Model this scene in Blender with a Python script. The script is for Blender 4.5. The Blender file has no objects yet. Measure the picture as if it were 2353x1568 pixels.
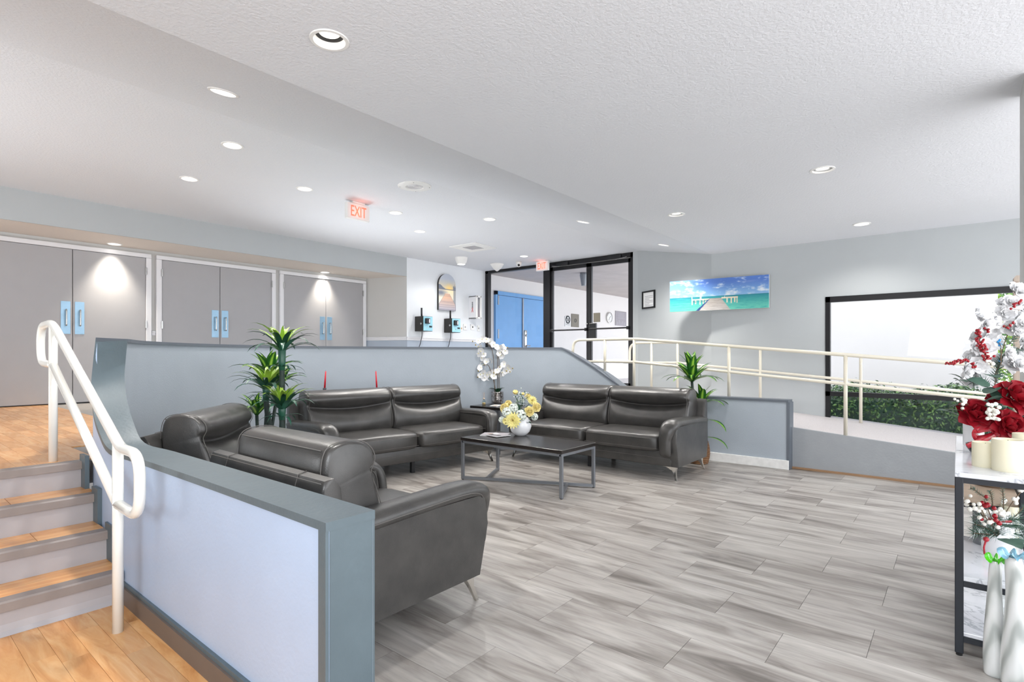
import bpy, bmesh, math, random
from mathutils import Vector, Matrix, Euler
random.seed(7)
SC = bpy.context.scene
COL = SC.collection
# ------------------------------------------------------------------ camera, world, exposure
TH = math.radians(39.375)
CAMZ = 1.295
FPX, CX, HY = 1252.0, 1176.5, 816.0
cd = bpy.data.cameras.new('camera'); cam = bpy.data.objects.new('camera', cd); COL.objects.link(cam)
cam.location = (0, 0, CAMZ); cam.rotation_euler = (math.radians(90), 0, TH - math.radians(90))
cd.sensor_width = 36; cd.lens = FPX / 2353 * 36; cd.shift_y = (HY - 784) / 2353; cd.clip_start = 0.05; cd.clip_end = 200
SC.camera = cam
SC.view_settings.view_transform = 'Standard'; SC.view_settings.look = 'None'
SC.view_settings.gamma = 1; SC.view_settings.use_curve_mapping = False
SC.view_settings.exposure = 0.12
W = bpy.data.worlds.new('sky'); SC.world = W; W.use_nodes = True
bg = W.node_tree.nodes['Background']; bg.inputs[0].default_value = (0.93, 0.96, 1.0, 1); bg.inputs[1].default_value = 3.2

def lin(c):
    return tuple(((v / 255) / 12.92 if v / 255 <= 0.04045 else ((v / 255 + 0.055) / 1.055) ** 2.4) for v in c)
def area_light(name, loc, target, sx, sy, power, color):
    l = bpy.data.lights.new(name, 'AREA'); l.shape = 'RECTANGLE'; l.size = sx; l.size_y = sy; l.energy = power; l.color = color
    o = bpy.data.objects.new(name, l); COL.objects.link(o); o.location = loc
    o.rotation_euler = (Vector(target) - Vector(loc)).to_track_quat('-Z', 'Y').to_euler()
    return o
# unseen soft uplights added to brighten the ceilings
area_light('added_uplight', (-1.4, 0.4, 1.7), (3.4, 2.2, 3.1), 1.4, 1.0, 40, (0.94, 0.97, 1.0))
area_light('added_uplight_left', (-1.9, 6.0, 0.8), (2.6, 6.2, 3.2), 1.6, 1.2, 95, (0.94, 0.97, 1.0)).data.spread = math.radians(140)  # added out of view to the left, for the high ceiling
# another added uplight, hidden behind the half wall, lifts the far ceiling and slope
area_light('added_uplight_landing', (4.6, 7.4, 0.85), (5.6, 4.4, 3.1), 1.6, 0.8, 46, (0.94, 0.97, 1.0)).data.spread = math.radians(150)
sun = bpy.data.lights.new('sun', 'SUN'); sun.energy = 5.0; sun.angle = math.radians(1.0); sun.color = (1.0, 0.96, 0.90)
so = bpy.data.objects.new('sun', sun); COL.objects.link(so); so.rotation_euler = Vector((0.25, -0.10, -0.96)).to_track_quat('-Z', 'Y').to_euler()
area_light('added_cool_fill', (-2.2, 0.2, 1.7), (0.9, 2.4, 0.5), 1.6, 1.6, 45, (0.86, 0.93, 1.0))  # cool fill panel added off frame to brighten the half wall and stairs
SPOTS = dict(energy=75, color=(1.0, 0.96, 0.91))

# ------------------------------------------------------------------ picture rays -> points on the room's real planes
FW = Vector((math.cos(TH), math.sin(TH), 0)); RT = Vector((math.sin(TH), -math.cos(TH), 0)); UP = Vector((0, 0, 1)); EYE = Vector((0, 0, CAMZ))
def ray(px, py): return FW + RT * ((px - CX) / FPX) + UP * ((HY - py) / FPX)
def onX(px, py, X): r = ray(px, py); return EYE + r * (X / r.x)
def onY(px, py, Y): r = ray(px, py); return EYE + r * (Y / r.y)
def onZ(px, py, Z): r = ray(px, py); return EYE + r * ((Z - CAMZ) / r.z)
def at(px, py, d): return EYE + ray(px, py) * d

# ------------------------------------------------------------------ materials
MATS = {}
def nodes(name):
    m = bpy.data.materials.new(name); m.use_nodes = True
    nt = m.node_tree; b = nt.nodes['Principled BSDF']
    return m, nt, b
def N(nt, t, **kw):
    n = nt.nodes.new(t)
    for k, v in kw.items(): setattr(n, k, v)
    return n
def L(nt, a, b): nt.links.new(a, b)
def ramp(nt, stops):
    r = N(nt, 'ShaderNodeValToRGB'); e = r.color_ramp.elements
    while len(e) < len(stops): e.new(0.5)
    for i, (p, c) in enumerate(stops): e[i].position = p; e[i].color = (*c, 1)
    return r
def noise(nt, vec, scale, detail=3, rough=0.5, dist=0.0):
    n = N(nt, 'ShaderNodeTexNoise'); n.inputs['Scale'].default_value = scale; n.inputs['Detail'].default_value = detail
    n.inputs['Roughness'].default_value = rough; n.inputs['Distortion'].default_value = dist
    if vec is not None: L(nt, vec, n.inputs['Vector'])
    return n
def coords(nt, scale=(1, 1, 1), kind='Object', rand=False, rot=0):
    tc = N(nt, 'ShaderNodeTexCoord'); mp = N(nt, 'ShaderNodeMapping'); mp.inputs['Scale'].default_value = scale
    mp.inputs['Rotation'].default_value = (0, 0, rot)
    L(nt, tc.outputs[kind], mp.inputs['Vector'])
    if rand:
        oi = N(nt, 'ShaderNodeObjectInfo'); mu = N(nt, 'ShaderNodeMath', operation='MULTIPLY'); mu.inputs[1].default_value = 37.0
        L(nt, oi.outputs['Random'], mu.inputs[0]); cb = N(nt, 'ShaderNodeCombineXYZ')
        L(nt, mu.outputs[0], cb.inputs[0]); L(nt, mu.outputs[0], cb.inputs[1]); L(nt, mu.outputs[0], cb.inputs[2])
        L(nt, cb.outputs[0], mp.inputs['Location'])
    return mp.outputs[0]
def bump(nt, b, h, strength, dist=0.01):
    bp = N(nt, 'ShaderNodeBump'); bp.inputs['Strength'].default_value = strength; bp.inputs['Distance'].default_value = dist
    L(nt, h, bp.inputs['Height']); L(nt, bp.outputs[0], b.inputs['Normal'])
def plain(name, rgb, rough=0.5, metal=0.0, var=0.06, vscale=6, bumpv=0.0, bscale=60, spec=0.5, coat=0.0, kind='Object'):
    m, nt, b = nodes(name); c = lin(rgb)
    v = coords(nt, kind=kind); n = noise(nt, v, vscale, 4)
    r = ramp(nt, [(0.3, tuple(x * (1 - var) for x in c)), (0.7, tuple(min(1, x * (1 + var)) for x in c))])
    L(nt, n.outputs['Fac'], r.inputs[0]); L(nt, r.outputs[0], b.inputs['Base Color'])
    b.inputs['Roughness'].default_value = rough; b.inputs['Metallic'].default_value = metal
    b.inputs['Specular IOR Level'].default_value = spec; b.inputs['Coat Weight'].default_value = coat
    if bumpv:
        n2 = noise(nt, v, bscale, 3); bump(nt, b, n2.outputs['Fac'], bumpv)
    MATS[name] = m; return m
def emit(name, rgb, s):
    m, nt, b = nodes(name); b.inputs['Base Color'].default_value = (*lin(rgb), 1)
    b.inputs['Emission Color'].default_value = (*lin(rgb), 1); b.inputs['Emission Strength'].default_value = s
    MATS[name] = m; return m
def glassy(name, rgb=(235, 245, 245), rough=0.0, thin=True):
    m, nt, b = nodes(name); out = nt.nodes['Material Output']
    if thin:
        t = N(nt, 'ShaderNodeBsdfTransparent'); t.inputs[0].default_value = (*lin(rgb), 1)
        g = N(nt, 'ShaderNodeBsdfGlossy'); g.inputs['Roughness'].default_value = 0.02
        f = N(nt, 'ShaderNodeFresnel'); f.inputs[0].default_value = 1.35
        ge = N(nt, 'ShaderNodeNewGeometry'); iv = N(nt, 'ShaderNodeMath', operation='SUBTRACT'); iv.inputs[0].default_value = 1; L(nt, ge.outputs['Backfacing'], iv.inputs[1]); mu = N(nt, 'ShaderNodeMath', operation='MULTIPLY'); L(nt, f.outputs[0], mu.inputs[0]); L(nt, iv.outputs[0], mu.inputs[1])
        mx = N(nt, 'ShaderNodeMixShader'); L(nt, mu.outputs[0], mx.inputs[0]); L(nt, t.outputs[0], mx.inputs[1]); L(nt, g.outputs[0], mx.inputs[2])
        L(nt, mx.outputs[0], out.inputs[0])
    else:
        b.inputs['Base Color'].default_value = (*lin(rgb), 1); b.inputs['Transmission Weight'].default_value = 1; b.inputs['Roughness'].default_value = rough
    MATS[name] = m; return m

plain('wall_grey', (176, 181, 183), 0.55, var=0.012, vscale=3, bumpv=0.05, bscale=140)
plain('wall_warm', (196, 196, 194), 0.6, var=0.012, vscale=3, bumpv=0.05, bscale=140)
plain('wall_white', (226, 230, 234), 0.55, var=0.01, bumpv=0.05, bscale=140)
plain('dado_blue', (168, 180, 195), 0.5, var=0.01)
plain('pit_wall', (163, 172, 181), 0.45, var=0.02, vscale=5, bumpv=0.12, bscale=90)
plain('pit_wall_daylit', (180, 199, 226), 0.42, var=0.025, vscale=4, bumpv=0.1, bscale=45)  # pit wall paint with the blue daylight cast mixed into its colour
plain('cap_paint', (90, 104, 111), 0.4, var=0.05, vscale=9, bumpv=0.1, bscale=50)
plain('cap_dark', (96, 103, 112), 0.45, var=0.03)
plain('curb_paint', (150, 154, 158), 0.6, var=0.03, vscale=9, bumpv=0.15, bscale=50)
plain('door_grey', (166, 166, 169), 0.5, var=0.015, bumpv=0.04, bscale=220)
plain('trim_white', (224, 225, 229), 0.4, var=0.01)
plain('baseboard_white', (228, 228, 226), 0.45, var=0.06, vscale=18)
plain('baseboard_brown', (112, 100, 92), 0.5, var=0.05)
plain('riser_grey', (176, 172, 174), 0.45, var=0.05, vscale=7)
plain('nosing_grey', (146, 136, 131), 0.4, var=0.05, vscale=9)
plain('rail_cream', (212, 206, 190), 0.22, var=0.01, coat=0.4)
plain('rail_white', (240, 240, 234), 0.2, var=0.01, coat=0.4)
plain('steel_plate', (150, 182, 205), 0.32, metal=0.75, var=0.05, vscale=12)
plain('steel', (190, 190, 188), 0.25, metal=1.0, var=0.03)
plain('chrome', (225, 222, 216), 0.08, metal=1.0, var=0.01)
plain('grey_metal', (136, 140, 146), 0.35, metal=0.7, var=0.03)
plain('black_metal', (38, 42, 49), 0.4, metal=0.2, var=0.05)
plain('frame_black', (22, 22, 25), 0.35, var=0.05, spec=0.4)
plain('plastic_white', (232, 232, 230), 0.4, var=0.01)
plain('plastic_grey', (164, 162, 170), 0.4, var=0.01)
plain('vent_white', (214, 213, 216), 0.5, var=0.01)
plain('black_plastic', (24, 25, 28), 0.35, var=0.05)
plain('black_box', (40, 38, 36), 0.5, var=0.05)
plain('panel_blue', (150, 205, 222), 0.3, var=0.08, vscale=14)
plain('blue_door', (104, 165, 222), 0.45, var=0.03)
plain('ext_white', (231, 229, 227), 0.8, var=0.01)
plain('ext_ceiling', (188, 181, 177), 0.8, var=0.06, vscale=3, bumpv=0.2, bscale=30)
plain('ext_ground', (226, 224, 224), 0.8, var=0.03)
plain('ext_soil', (70, 60, 52), 0.9, var=0.1)
plain('wood_light', (196, 176, 156), 0.6, var=0.06, vscale=20)
plain('wood_edge', (150, 118, 88), 0.5, var=0.08)
plain('ceramic_white', (238, 239, 242), 0.12, var=0.01, coat=0.5)
plain('wax', (226, 220, 194), 0.55, var=0.02)
plain('red_wax', (205, 22, 42), 0.4, var=0.03)
plain('petal_white', (234, 234, 235), 0.6, var=0.03)
plain('petal_yellow', (247, 236, 164), 0.6, var=0.12, vscale=30)
plain('petal_gold', (246, 230, 165), 0.6, var=0.12, vscale=30)
plain('petal_pale', (226, 234, 226), 0.6, var=0.06, vscale=30)
plain('petal_red', (146, 12, 30), 0.5, var=0.18, vscale=22)
plain('berry_red', (150, 14, 30), 0.2, var=0.1)
plain('berry_white', (240, 238, 230), 0.4, var=0.03)
plain('bud_olive', (140, 120, 48), 0.5, var=0.1)
plain('stem_brown', (96, 78, 58), 0.6, var=0.1)
plain('stem_green', (60, 86, 52), 0.5, var=0.1)
plain('cane_dark', (40, 56, 50), 0.6, var=0.2, vscale=30, bumpv=0.4, bscale=60)
plain('leaf_dark', (36, 74, 52), 0.35, var=0.2, vscale=9)
plain('leaf_teal', (44, 92, 74), 0.35, var=0.2, vscale=7)
plain('leaf_lime', (150, 186, 66), 0.35, var=0.22, vscale=6)
plain('leaf_frost', (62, 92, 78), 0.6, var=0.25, vscale=26)
plain('pine_frost', (70, 96, 84), 0.7, var=0.4, vscale=40)
plain('pine_white', (206, 216, 214), 0.7, var=0.1)
plain('hedge_leaf', (74, 112, 62), 0.3, var=0.4, vscale=8)
plain('tree_leaf', (120, 158, 84), 0.5, var=0.4, vscale=6)
plain('basket', (128, 92, 62), 0.7, var=0.25, vscale=40, bumpv=0.5, bscale=80)
plain('pot_dark', (58, 58, 60), 0.4, var=0.08)
plain('paper', (236, 237, 236), 0.6, var=0.01)
plain('ink', (60, 66, 70), 0.7, var=0.05)
plain('plaque_brown', (120, 114, 100), 0.5, var=0.05)
plain('plaque_grey', (150, 146, 152), 0.5, var=0.06, vscale=30)
plain('amber', (196, 160, 110), 0.3, var=0.05)
plain('ribbon_red', (176, 26, 44), 0.35, var=0.3, vscale=120, coat=0.3)
plain('glass_green', (92, 214, 40), 0.12, var=0.1, coat=0.6)
plain('glass_aqua', (132, 184, 206), 0.12, var=0.12, coat=0.6)
plain('clay_tan', (150, 128, 108), 0.6, var=0.1)
plain('dark_bowl', (22, 22, 26), 0.15, var=0.1)
plain('blue_bloom', (38, 140, 205), 0.5, var=0.1)
plain('red_paint', (196, 30, 40), 0.5, var=0.05)
emit('lamp_white', (255, 246, 232), 5)
emit('lamp_soft', (255, 250, 242), 5)
emit('exit_red', (255, 84, 62), 2.0)
emit('screen_white', (225, 232, 255), 1.1)
glassy('pane_glass', (246, 247, 250))
glassy('vase_glass', (232, 240, 238))

def m_ceiling(name, rgb, rough, st):
    m, nt, b = nodes(name); v = coords(nt)
    n = noise(nt, v, 55, 4, 0.6); n2 = noise(nt, v, 1.2, 2)
    c = lin(rgb); r = ramp(nt, [(0.3, tuple(x * 0.985 for x in c)), (0.7, c)])
    L(nt, n2.outputs['Fac'], r.inputs[0]); L(nt, r.outputs[0], b.inputs['Base Color'])
    b.inputs['Roughness'].default_value = rough; bump(nt, b, n.outputs['Fac'], st, 0.012)
    MATS[name] = m
m_ceiling('ceiling_paint', (219, 222, 227), 0.75, 0.42)
m_ceiling('soffit_paint', (222, 214, 206), 0.75, 0.40)

def m_tile():
    m, nt, b = nodes('tile_stone')
    v = coords(nt, (1, 1, 1), rand=True)
    mp = N(nt, 'ShaderNodeMapping'); mp.inputs['Rotation'].default_value = (0, 0, math.radians(9)); mp.inputs['Scale'].default_value = (5.6, 0.85, 1)
    L(nt, v, mp.inputs[0])
    n = noise(nt, mp.outputs[0], 1.5, 5, 0.55, 0.8)
    r = ramp(nt, [(0.28, lin((102, 96, 91))), (0.40, lin((136, 130, 125))), (0.52, lin((160, 155, 150))), (0.72, lin((184, 180, 175)))])
    L(nt, n.outputs['Fac'], r.inputs[0])
    mp2 = N(nt, 'ShaderNodeMapping'); mp2.inputs['Rotation'].default_value = (0, 0, math.radians(7)); mp2.inputs['Scale'].default_value = (26, 1.6, 1)
    L(nt, v, mp2.inputs[0]); n2 = noise(nt, mp2.outputs[0], 2.0, 4, 0.6, 0.3)
    r2 = ramp(nt, [(0.30, (0.74, 0.74, 0.74)), (0.5, (1, 1, 1)), (0.76, (1.12, 1.12, 1.10))]); L(nt, n2.outputs['Fac'], r2.inputs[0])
    mx = N(nt, 'ShaderNodeMix', data_type='RGBA', blend_type='MULTIPLY'); mx.inputs[0].default_value = 0.8
    L(nt, r.outputs[0], mx.inputs[6]); L(nt, r2.outputs[0], mx.inputs[7]); L(nt, mx.outputs[2], b.inputs['Base Color'])
    b.inputs['Roughness'].default_value = 0.34; b.inputs['Specular IOR Level'].default_value = 0.4
    bump(nt, b, n2.outputs['Fac'], 0.03)
    MATS['tile_stone'] = m
m_tile()
plain('grout', (160, 156, 152), 0.8)

def m_wood(name, cols, rough=0.25, sc=(9, 1.3, 9), alongx=False):
    m, nt, b = nodes(name); v = coords(nt, rand=True)
    mp = N(nt, 'ShaderNodeMapping'); mp.inputs['Scale'].default_value = (sc[1], sc[0], sc[2]) if alongx else sc; L(nt, v, mp.inputs[0])
    n = noise(nt, mp.outputs[0], 1.6, 5, 0.6, 1.2)
    r = ramp(nt, [(0.25, lin(cols[0])), (0.5, lin(cols[1])), (0.75, lin(cols[2]))]); L(nt, n.outputs['Fac'], r.inputs[0])
    oi = N(nt, 'ShaderNodeObjectInfo'); hs = N(nt, 'ShaderNodeHueSaturation'); mr = N(nt, 'ShaderNodeMapRange')
    mr.inputs[3].default_value = 0.86; mr.inputs[4].default_value = 1.12; L(nt, oi.outputs['Random'], mr.inputs[0]); L(nt, mr.outputs[0], hs.inputs['Value'])
    L(nt, r.outputs[0], hs.inputs['Color'])
    k = noise(nt, mp.outputs[0], 2.3, 2); r3 = ramp(nt, [(0.24, (0.62, 0.5, 0.42)), (0.3, (1, 1, 1))]); L(nt, k.outputs['Fac'], r3.inputs[0])
    mx = N(nt, 'ShaderNodeMix', data_type='RGBA', blend_type='MULTIPLY'); mx.inputs[0].default_value = 0.8
    L(nt, hs.outputs[0], mx.inputs[6]); L(nt, r3.outputs[0], mx.inputs[7]); L(nt, mx.outputs[2], b.inputs['Base Color'])
    b.inputs['Roughness'].default_value = rough; MATS[name] = m
m_wood('maple', [(206, 140, 80), (230, 172, 112), (242, 196, 142)])
m_wood('maple_tread', [(206, 138, 80), (228, 168, 108), (242, 192, 134)], alongx=True)
m_wood('black_wood', [(17, 14, 13), (29, 25, 24), (43, 38, 35)], 0.24, (22, 2.0, 22))
m_wood('weathered', [(150, 132, 118), (180, 164, 150), (202, 190, 178)], 0.6, (14, 14, 1.2))

def m_leather():
    m, nt, b = nodes('leather'); v = coords(nt)
    n = noise(nt, v, 7, 4, 0.6)
    r = ramp(nt, [(0.3, lin((50, 49, 48))), (0.7, lin((67, 65, 63)))]); L(nt, n.outputs['Fac'], r.inputs[0]); L(nt, r.outputs[0], b.inputs['Base Color'])
    b.inputs['Roughness'].default_value = 0.33; b.inputs['Specular IOR Level'].default_value = 0.6; b.inputs['Coat Weight'].default_value = 0.15; b.inputs['Coat Roughness'].default_value = 0.25
    vo = N(nt, 'ShaderNodeTexVoronoi'); vo.inputs['Scale'].default_value = 260; L(nt, v, vo.inputs['Vector'])
    w = noise(nt, v, 16, 3, 0.6); ad = N(nt, 'ShaderNodeMath', operation='MULTIPLY_ADD'); ad.inputs[1].default_value = 3.0
    L(nt, w.outputs['Fac'], ad.inputs[0]); L(nt, vo.outputs['Distance'], ad.inputs[2])
    bump(nt, b, ad.outputs[0], 0.12, 0.004); MATS['leather'] = m
m_leather()
plain('stitching', (98, 95, 92), 0.6, var=0.05)

def m_leaf_striped():
    m, nt, b = nodes('leaf_striped'); tc = N(nt, 'ShaderNodeTexCoord'); sp = N(nt, 'ShaderNodeSeparateXYZ'); L(nt, tc.outputs['UV'], sp.inputs[0])
    r = ramp(nt, [(0.0, lin((34, 84, 34))), (0.30, lin((44, 104, 38))), (0.42, lin((150, 196, 70))), (0.5, lin((176, 214, 92))), (0.58, lin((150, 196, 70))), (0.7, lin((44, 104, 38))), (1.0, lin((34, 84, 34)))])
    L(nt, sp.outputs[0], r.inputs[0]); L(nt, r.outputs[0], b.inputs['Base Color']); b.inputs['Roughness'].default_value = 0.32; MATS['leaf_striped'] = m
m_leaf_striped()
def m_marble():
    m, nt, b = nodes('marble'); v = coords(nt); n = noise(nt, v, 2.2, 6, 0.6, 1.6)
    r = ramp(nt, [(0.40, lin((222, 224, 230))), (0.495, lin((214, 217, 222))), (0.505, lin((168, 172, 180))), (0.53, lin((220, 222, 228)))])
    L(nt, n.outputs['Fac'], r.inputs[0]); L(nt, r.outputs[0], b.inputs['Base Color']); b.inputs['Roughness'].default_value = 0.12; MATS['marble'] = m
m_marble()
def m_swirl():
    m, nt, b = nodes('swirl_glass'); v = coords(nt, (1, 1, 0.35)); w = N(nt, 'ShaderNodeTexWave'); w.inputs['Scale'].default_value = 7; w.inputs['Distortion'].default_value = 7; w.inputs['Detail'].default_value = 3
    mp = N(nt, 'ShaderNodeMapping'); mp.inputs['Rotation'].default_value = (0.5, 0.6, 0); L(nt, v, mp.inputs[0]); L(nt, mp.outputs[0], w.inputs['Vector'])
    r = ramp(nt, [(0.0, lin((168, 173, 171))), (0.4, lin((204, 208, 206))), (1.0, lin((222, 224, 224)))]); L(nt, w.outputs['Fac'], r.inputs[0]); L(nt, r.outputs[0], b.inputs['Base Color'])
    b.inputs['Roughness'].default_value = 0.12; b.inputs['Coat Weight'].default_value = 0.6; MATS['swirl_glass'] = m
m_swirl()
def m_mosaic():
    m, nt, b = nodes('mosaic_silver'); v = coords(nt); vo = N(nt, 'ShaderNodeTexVoronoi'); vo.inputs['Scale'].default_value = 46; L(nt, v, vo.inputs['Vector'])
    r = ramp(nt, [(0.0, lin((120, 112, 108))), (1.0, lin((232, 228, 226)))]); L(nt, vo.outputs['Color'], r.inputs[0]); L(nt, r.outputs[0], b.inputs['Base Color'])
    b.inputs['Metallic'].default_value = 0.9; b.inputs['Roughness'].default_value = 0.18; bump(nt, b, vo.outputs['Distance'], 0.4, 0.004); MATS['mosaic_silver'] = m
m_mosaic()
def m_ramp():
    m, nt, b = nodes('ramp_floor'); v = coords(nt, kind='Object'); n = noise(nt, v, 120, 3, 0.7); n2 = noise(nt, v, 3, 3)
    r = ramp(nt, [(0.3, lin((176, 170, 170))), (0.7, lin((216, 210, 210)))]); L(nt, n.outputs['Fac'], r.inputs[0]); L(nt, r.outputs[0], b.inputs['Base Color'])
    b.inputs['Roughness'].default_value = 0.45; bump(nt, b, n.outputs['Fac'], 0.1); MATS['ramp_floor'] = m
m_ramp()
def m_print(name, rough=0.45):
    m, nt, b = nodes(name); a = N(nt, 'ShaderNodeVertexColor'); a.layer_name = 'print'; L(nt, a.outputs[0], b.inputs['Base Color']); b.inputs['Roughness'].default_value = rough; MATS[name] = m
m_print('canvas_print')

# ------------------------------------------------------------------ mesh builder
class MB:
    def __init__(s): s.v = []; s.f = []; s.mi = []; s.mats = []; s.uv = None; s.cur = 0
    def mat(s, name):
        if name not in s.mats: s.mats.append(name)
        s.cur = s.mats.index(name); return s
    def add(s, vs, fs):
        k = len(s.v); s.v += [tuple(p) for p in vs]
        for f in fs: s.f.append(tuple(i + k for i in f)); s.mi.append(s.cur)
        return k
    def box(s, x0, x1, y0, y1, z0, z1):
        s.add([(x0, y0, z0), (x1, y0, z0), (x1, y1, z0), (x0, y1, z0), (x0, y0, z1), (x1, y0, z1), (x1, y1, z1), (x0, y1, z1)],
              [(0, 3, 2, 1), (4, 5, 6, 7), (0, 1, 5, 4), (1, 2, 6, 5), (2, 3, 7, 6), (3, 0, 4, 7)]); return s
    def rbox(s, x0, x1, y0, y1, z0, z1, r=0.01, seg=2):
        bm = bmesh.new(); bmesh.ops.create_cube(bm, size=1.0)
        for v in bm.verts: v.co = Vector((x0 + (v.co.x + .5) * (x1 - x0), y0 + (v.co.y + .5) * (y1 - y0), z0 + (v.co.z + .5) * (z1 - z0)))
        bmesh.ops.bevel(bm, geom=list(bm.edges), offset=r, segments=seg, affect='EDGES', profile=0.5)
        bm.verts.index_update(); s.add([v.co[:] for v in bm.verts], [[v.index for v in f.verts] for f in bm.faces]); bm.free(); return s
    def beam(s, a, b, w, h, up=(0, 0, 1)):
        a, b = Vector(a), Vector(b); d = (b - a).normalized(); u = Vector(up)
        if abs(d.dot(u)) > .98: u = Vector((1, 0, 0))
        x = d.cross(u).normalized(); y = x.cross(d).normalized(); vs = []
        for p in (a, b):
            for (i, j) in ((-1, -1), (1, -1), (1, 1), (-1, 1)): vs.append(p + x * (i * w / 2) + y * (j * h / 2))
        s.add(vs, [(0, 3, 2, 1), (4, 5, 6, 7), (0, 1, 5, 4), (1, 2, 6, 5), (2, 3, 7, 6), (3, 0, 4, 7)]); return s
    def loft(s, rings, cap=True, closed=True):
        n = len(rings[0]); vs = [p for r in rings for p in r]; fs = []
        for i in range(len(rings) - 1):
            for j in range(n if closed else n - 1):
                fs.append((i * n + j, i * n + (j + 1) % n, (i + 1) * n + (j + 1) % n, (i + 1) * n + j))
        if cap: fs.append(tuple(reversed(range(n)))); fs.append(tuple((len(rings) - 1) * n + j for j in range(n)))
        s.add(vs, fs); return s
    def tube(s, pts, r, seg=10, cap=True):
        pts = [Vector(p) for p in pts]; rr = r if isinstance(r, (list, tuple)) else [r] * len(pts)
        rings = []; prev = None
        for i, p in enumerate(pts):
            d = (pts[min(i + 1, len(pts) - 1)] - pts[max(i - 1, 0)]).normalized()
            if prev is None:
                u = Vector((0, 0, 1)) if abs(d.z) < .9 else Vector((1, 0, 0)); x = d.cross(u).normalized()
            else:
                x = (prev - d * prev.dot(d)).normalized()
            prev = x; y = d.cross(x)
            rings.append([p + (x * math.cos(2 * math.pi * k / seg) + y * math.sin(2 * math.pi * k / seg)) * rr[i] for k in range(seg)])
        return s.loft(rings, cap)
    def cyl(s, c, r, z0, z1, seg=24, r1=None):
        r1 = r if r1 is None else r1
        return s.loft([[(c[0] + q * math.cos(2 * math.pi * k / seg), c[1] + q * math.sin(2 * math.pi * k / seg), z) for k in range(seg)] for q, z in ((r, z0), (r1, z1))])
    def lathe(s, prof, c=(0, 0), seg=28, cap=True):
        return s.loft([[(c[0] + max(q, 1e-4) * math.cos(2 * math.pi * k / seg), c[1] + max(q, 1e-4) * math.sin(2 * math.pi * k / seg), z) for k in range(seg)] for q, z in prof], cap)
    def ball(s, c, r, seg=8, rings=6, sc=(1, 1, 1)):
        R = []
        for i in range(rings + 1):
            t = math.pi * i / rings; q = max(math.sin(t), 1e-3)
            R.append([(c[0] + r * sc[0] * q * math.cos(2 * math.pi * k / seg), c[1] + r * sc[1] * q * math.sin(2 * math.pi * k / seg), c[2] - r * sc[2] * math.cos(t)) for k in range(seg)])
        return s.loft(R, True)
    def prism(s, poly, axis, a, b):
        """poly in the two other axes, extruded a..b along axis ('x','y','z')"""
        n = len(poly)
        def P(q, t): return (t, q[0], q[1]) if axis == 'x' else ((q[0], t, q[1]) if axis == 'y' else (q[0], q[1], t))
        s.add([P(q, a) for q in poly] + [P(q, b) for q in poly], [tuple(range(n)), tuple(reversed(range(n, 2 * n)))] + [(i, (i + 1) % n, n + (i + 1) % n, n + i) for i in range(n)]); return s
    def pillow(s, c, size, n=6, k=6.0, crown=(0, 0, 0)):
        """rounded cushion: superellipsoid-mapped cube"""
        idx = {}; vs = []; fs = []
        def vid(p):
            if p not in idx: idx[p] = len(vs); vs.append(p)
            return idx[p]
        for ax in range(3):
            for sg in (-n, n):
                for i in range(-n, n, 2):
                    for j in range(-n, n, 2):
                        q = []
                        for (a, b_) in ((i, j), (i + 2, j), (i + 2, j + 2), (i, j + 2)):
                            p = [0, 0, 0]; p[ax] = sg; p[(ax + 1) % 3] = a; p[(ax + 2) % 3] = b_; q.append(vid(tuple(p)))
                        fs.append(tuple(q) if sg > 0 else tuple(reversed(q)))
        out = []
        for p in vs:
            x = [math.copysign(abs(math.sin(a / n * math.pi / 2)) ** 0.8, a) if a else 0.0 for a in p]
            m = max(abs(a) for a in x); l = sum(abs(a) ** k for a in x) ** (1 / k)
            y = [a * m / l for a in x]
            out.append(tuple(c[t] + size[t] / 2 * y[t] * (1 + crown[t] * (1 - y[(t + 1) % 3] ** 2) * (1 - y[(t + 2) % 3] ** 2)) for t in range(3)))
        s.add(out, fs); return s
    def xform(s, M, start=0):
        for i in range(start, len(s.v)): s.v[i] = tuple(M @ Vector(s.v[i]))
        return s
    def mesh(s, name, smooth=False, auto=None):
        me = bpy.data.meshes.new(name); me.from_pydata(s.v, [], s.f)
        for m in s.mats: me.materials.append(MATS[m])
        me.polygons.foreach_set('material_index', s.mi)
        bm = bmesh.new(); bm.from_mesh(me); bmesh.ops.recalc_face_normals(bm, faces=bm.faces); bm.to_mesh(me); bm.free()
        if smooth:
            me.polygons.foreach_set('use_smooth', [True] * len(me.polygons))
            if auto is not None: me.set_sharp_from_angle(angle=math.radians(auto))
        me.update(); return me
    def build(s, name, parent=None, smooth=False, auto=None, **kw):
        o = bpy.data.objects.new(name, s.mesh(name, smooth, auto)); COL.objects.link(o)
        if parent is not None: o.parent = parent
        if kw: tag(o, **kw)
        return o
def mb(mat): return MB().mat(mat)
def tag(o, label=None, category=None, group=None, kind=None):
    for k, v in (('label', label), ('category', category), ('group', group), ('kind', kind)):
        if v: o[k] = v
    return o
def thing(name, loc, label, category, rz=0, group=None, kind=None):
    o = bpy.data.objects.new(name, None); COL.objects.link(o); o.empty_display_size = .1
    o.location = loc; o.rotation_euler = (0, 0, rz); return tag(o, label, category, group, kind)
def inst(me, name, parent, loc, rot=(0, 0, 0), sc=1.0):
    o = bpy.data.objects.new(name, me); COL.objects.link(o); o.parent = parent; o.location = loc; o.rotation_euler = rot
    o.scale = (sc, sc, sc) if not isinstance(sc, tuple) else sc; return o
def struct(b, name, label, parent=None, smooth=False, auto=None):
    o = b.build(name, parent, smooth, auto)
    if parent is None: tag(o, label, None, None, 'structure')
    return o
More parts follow.
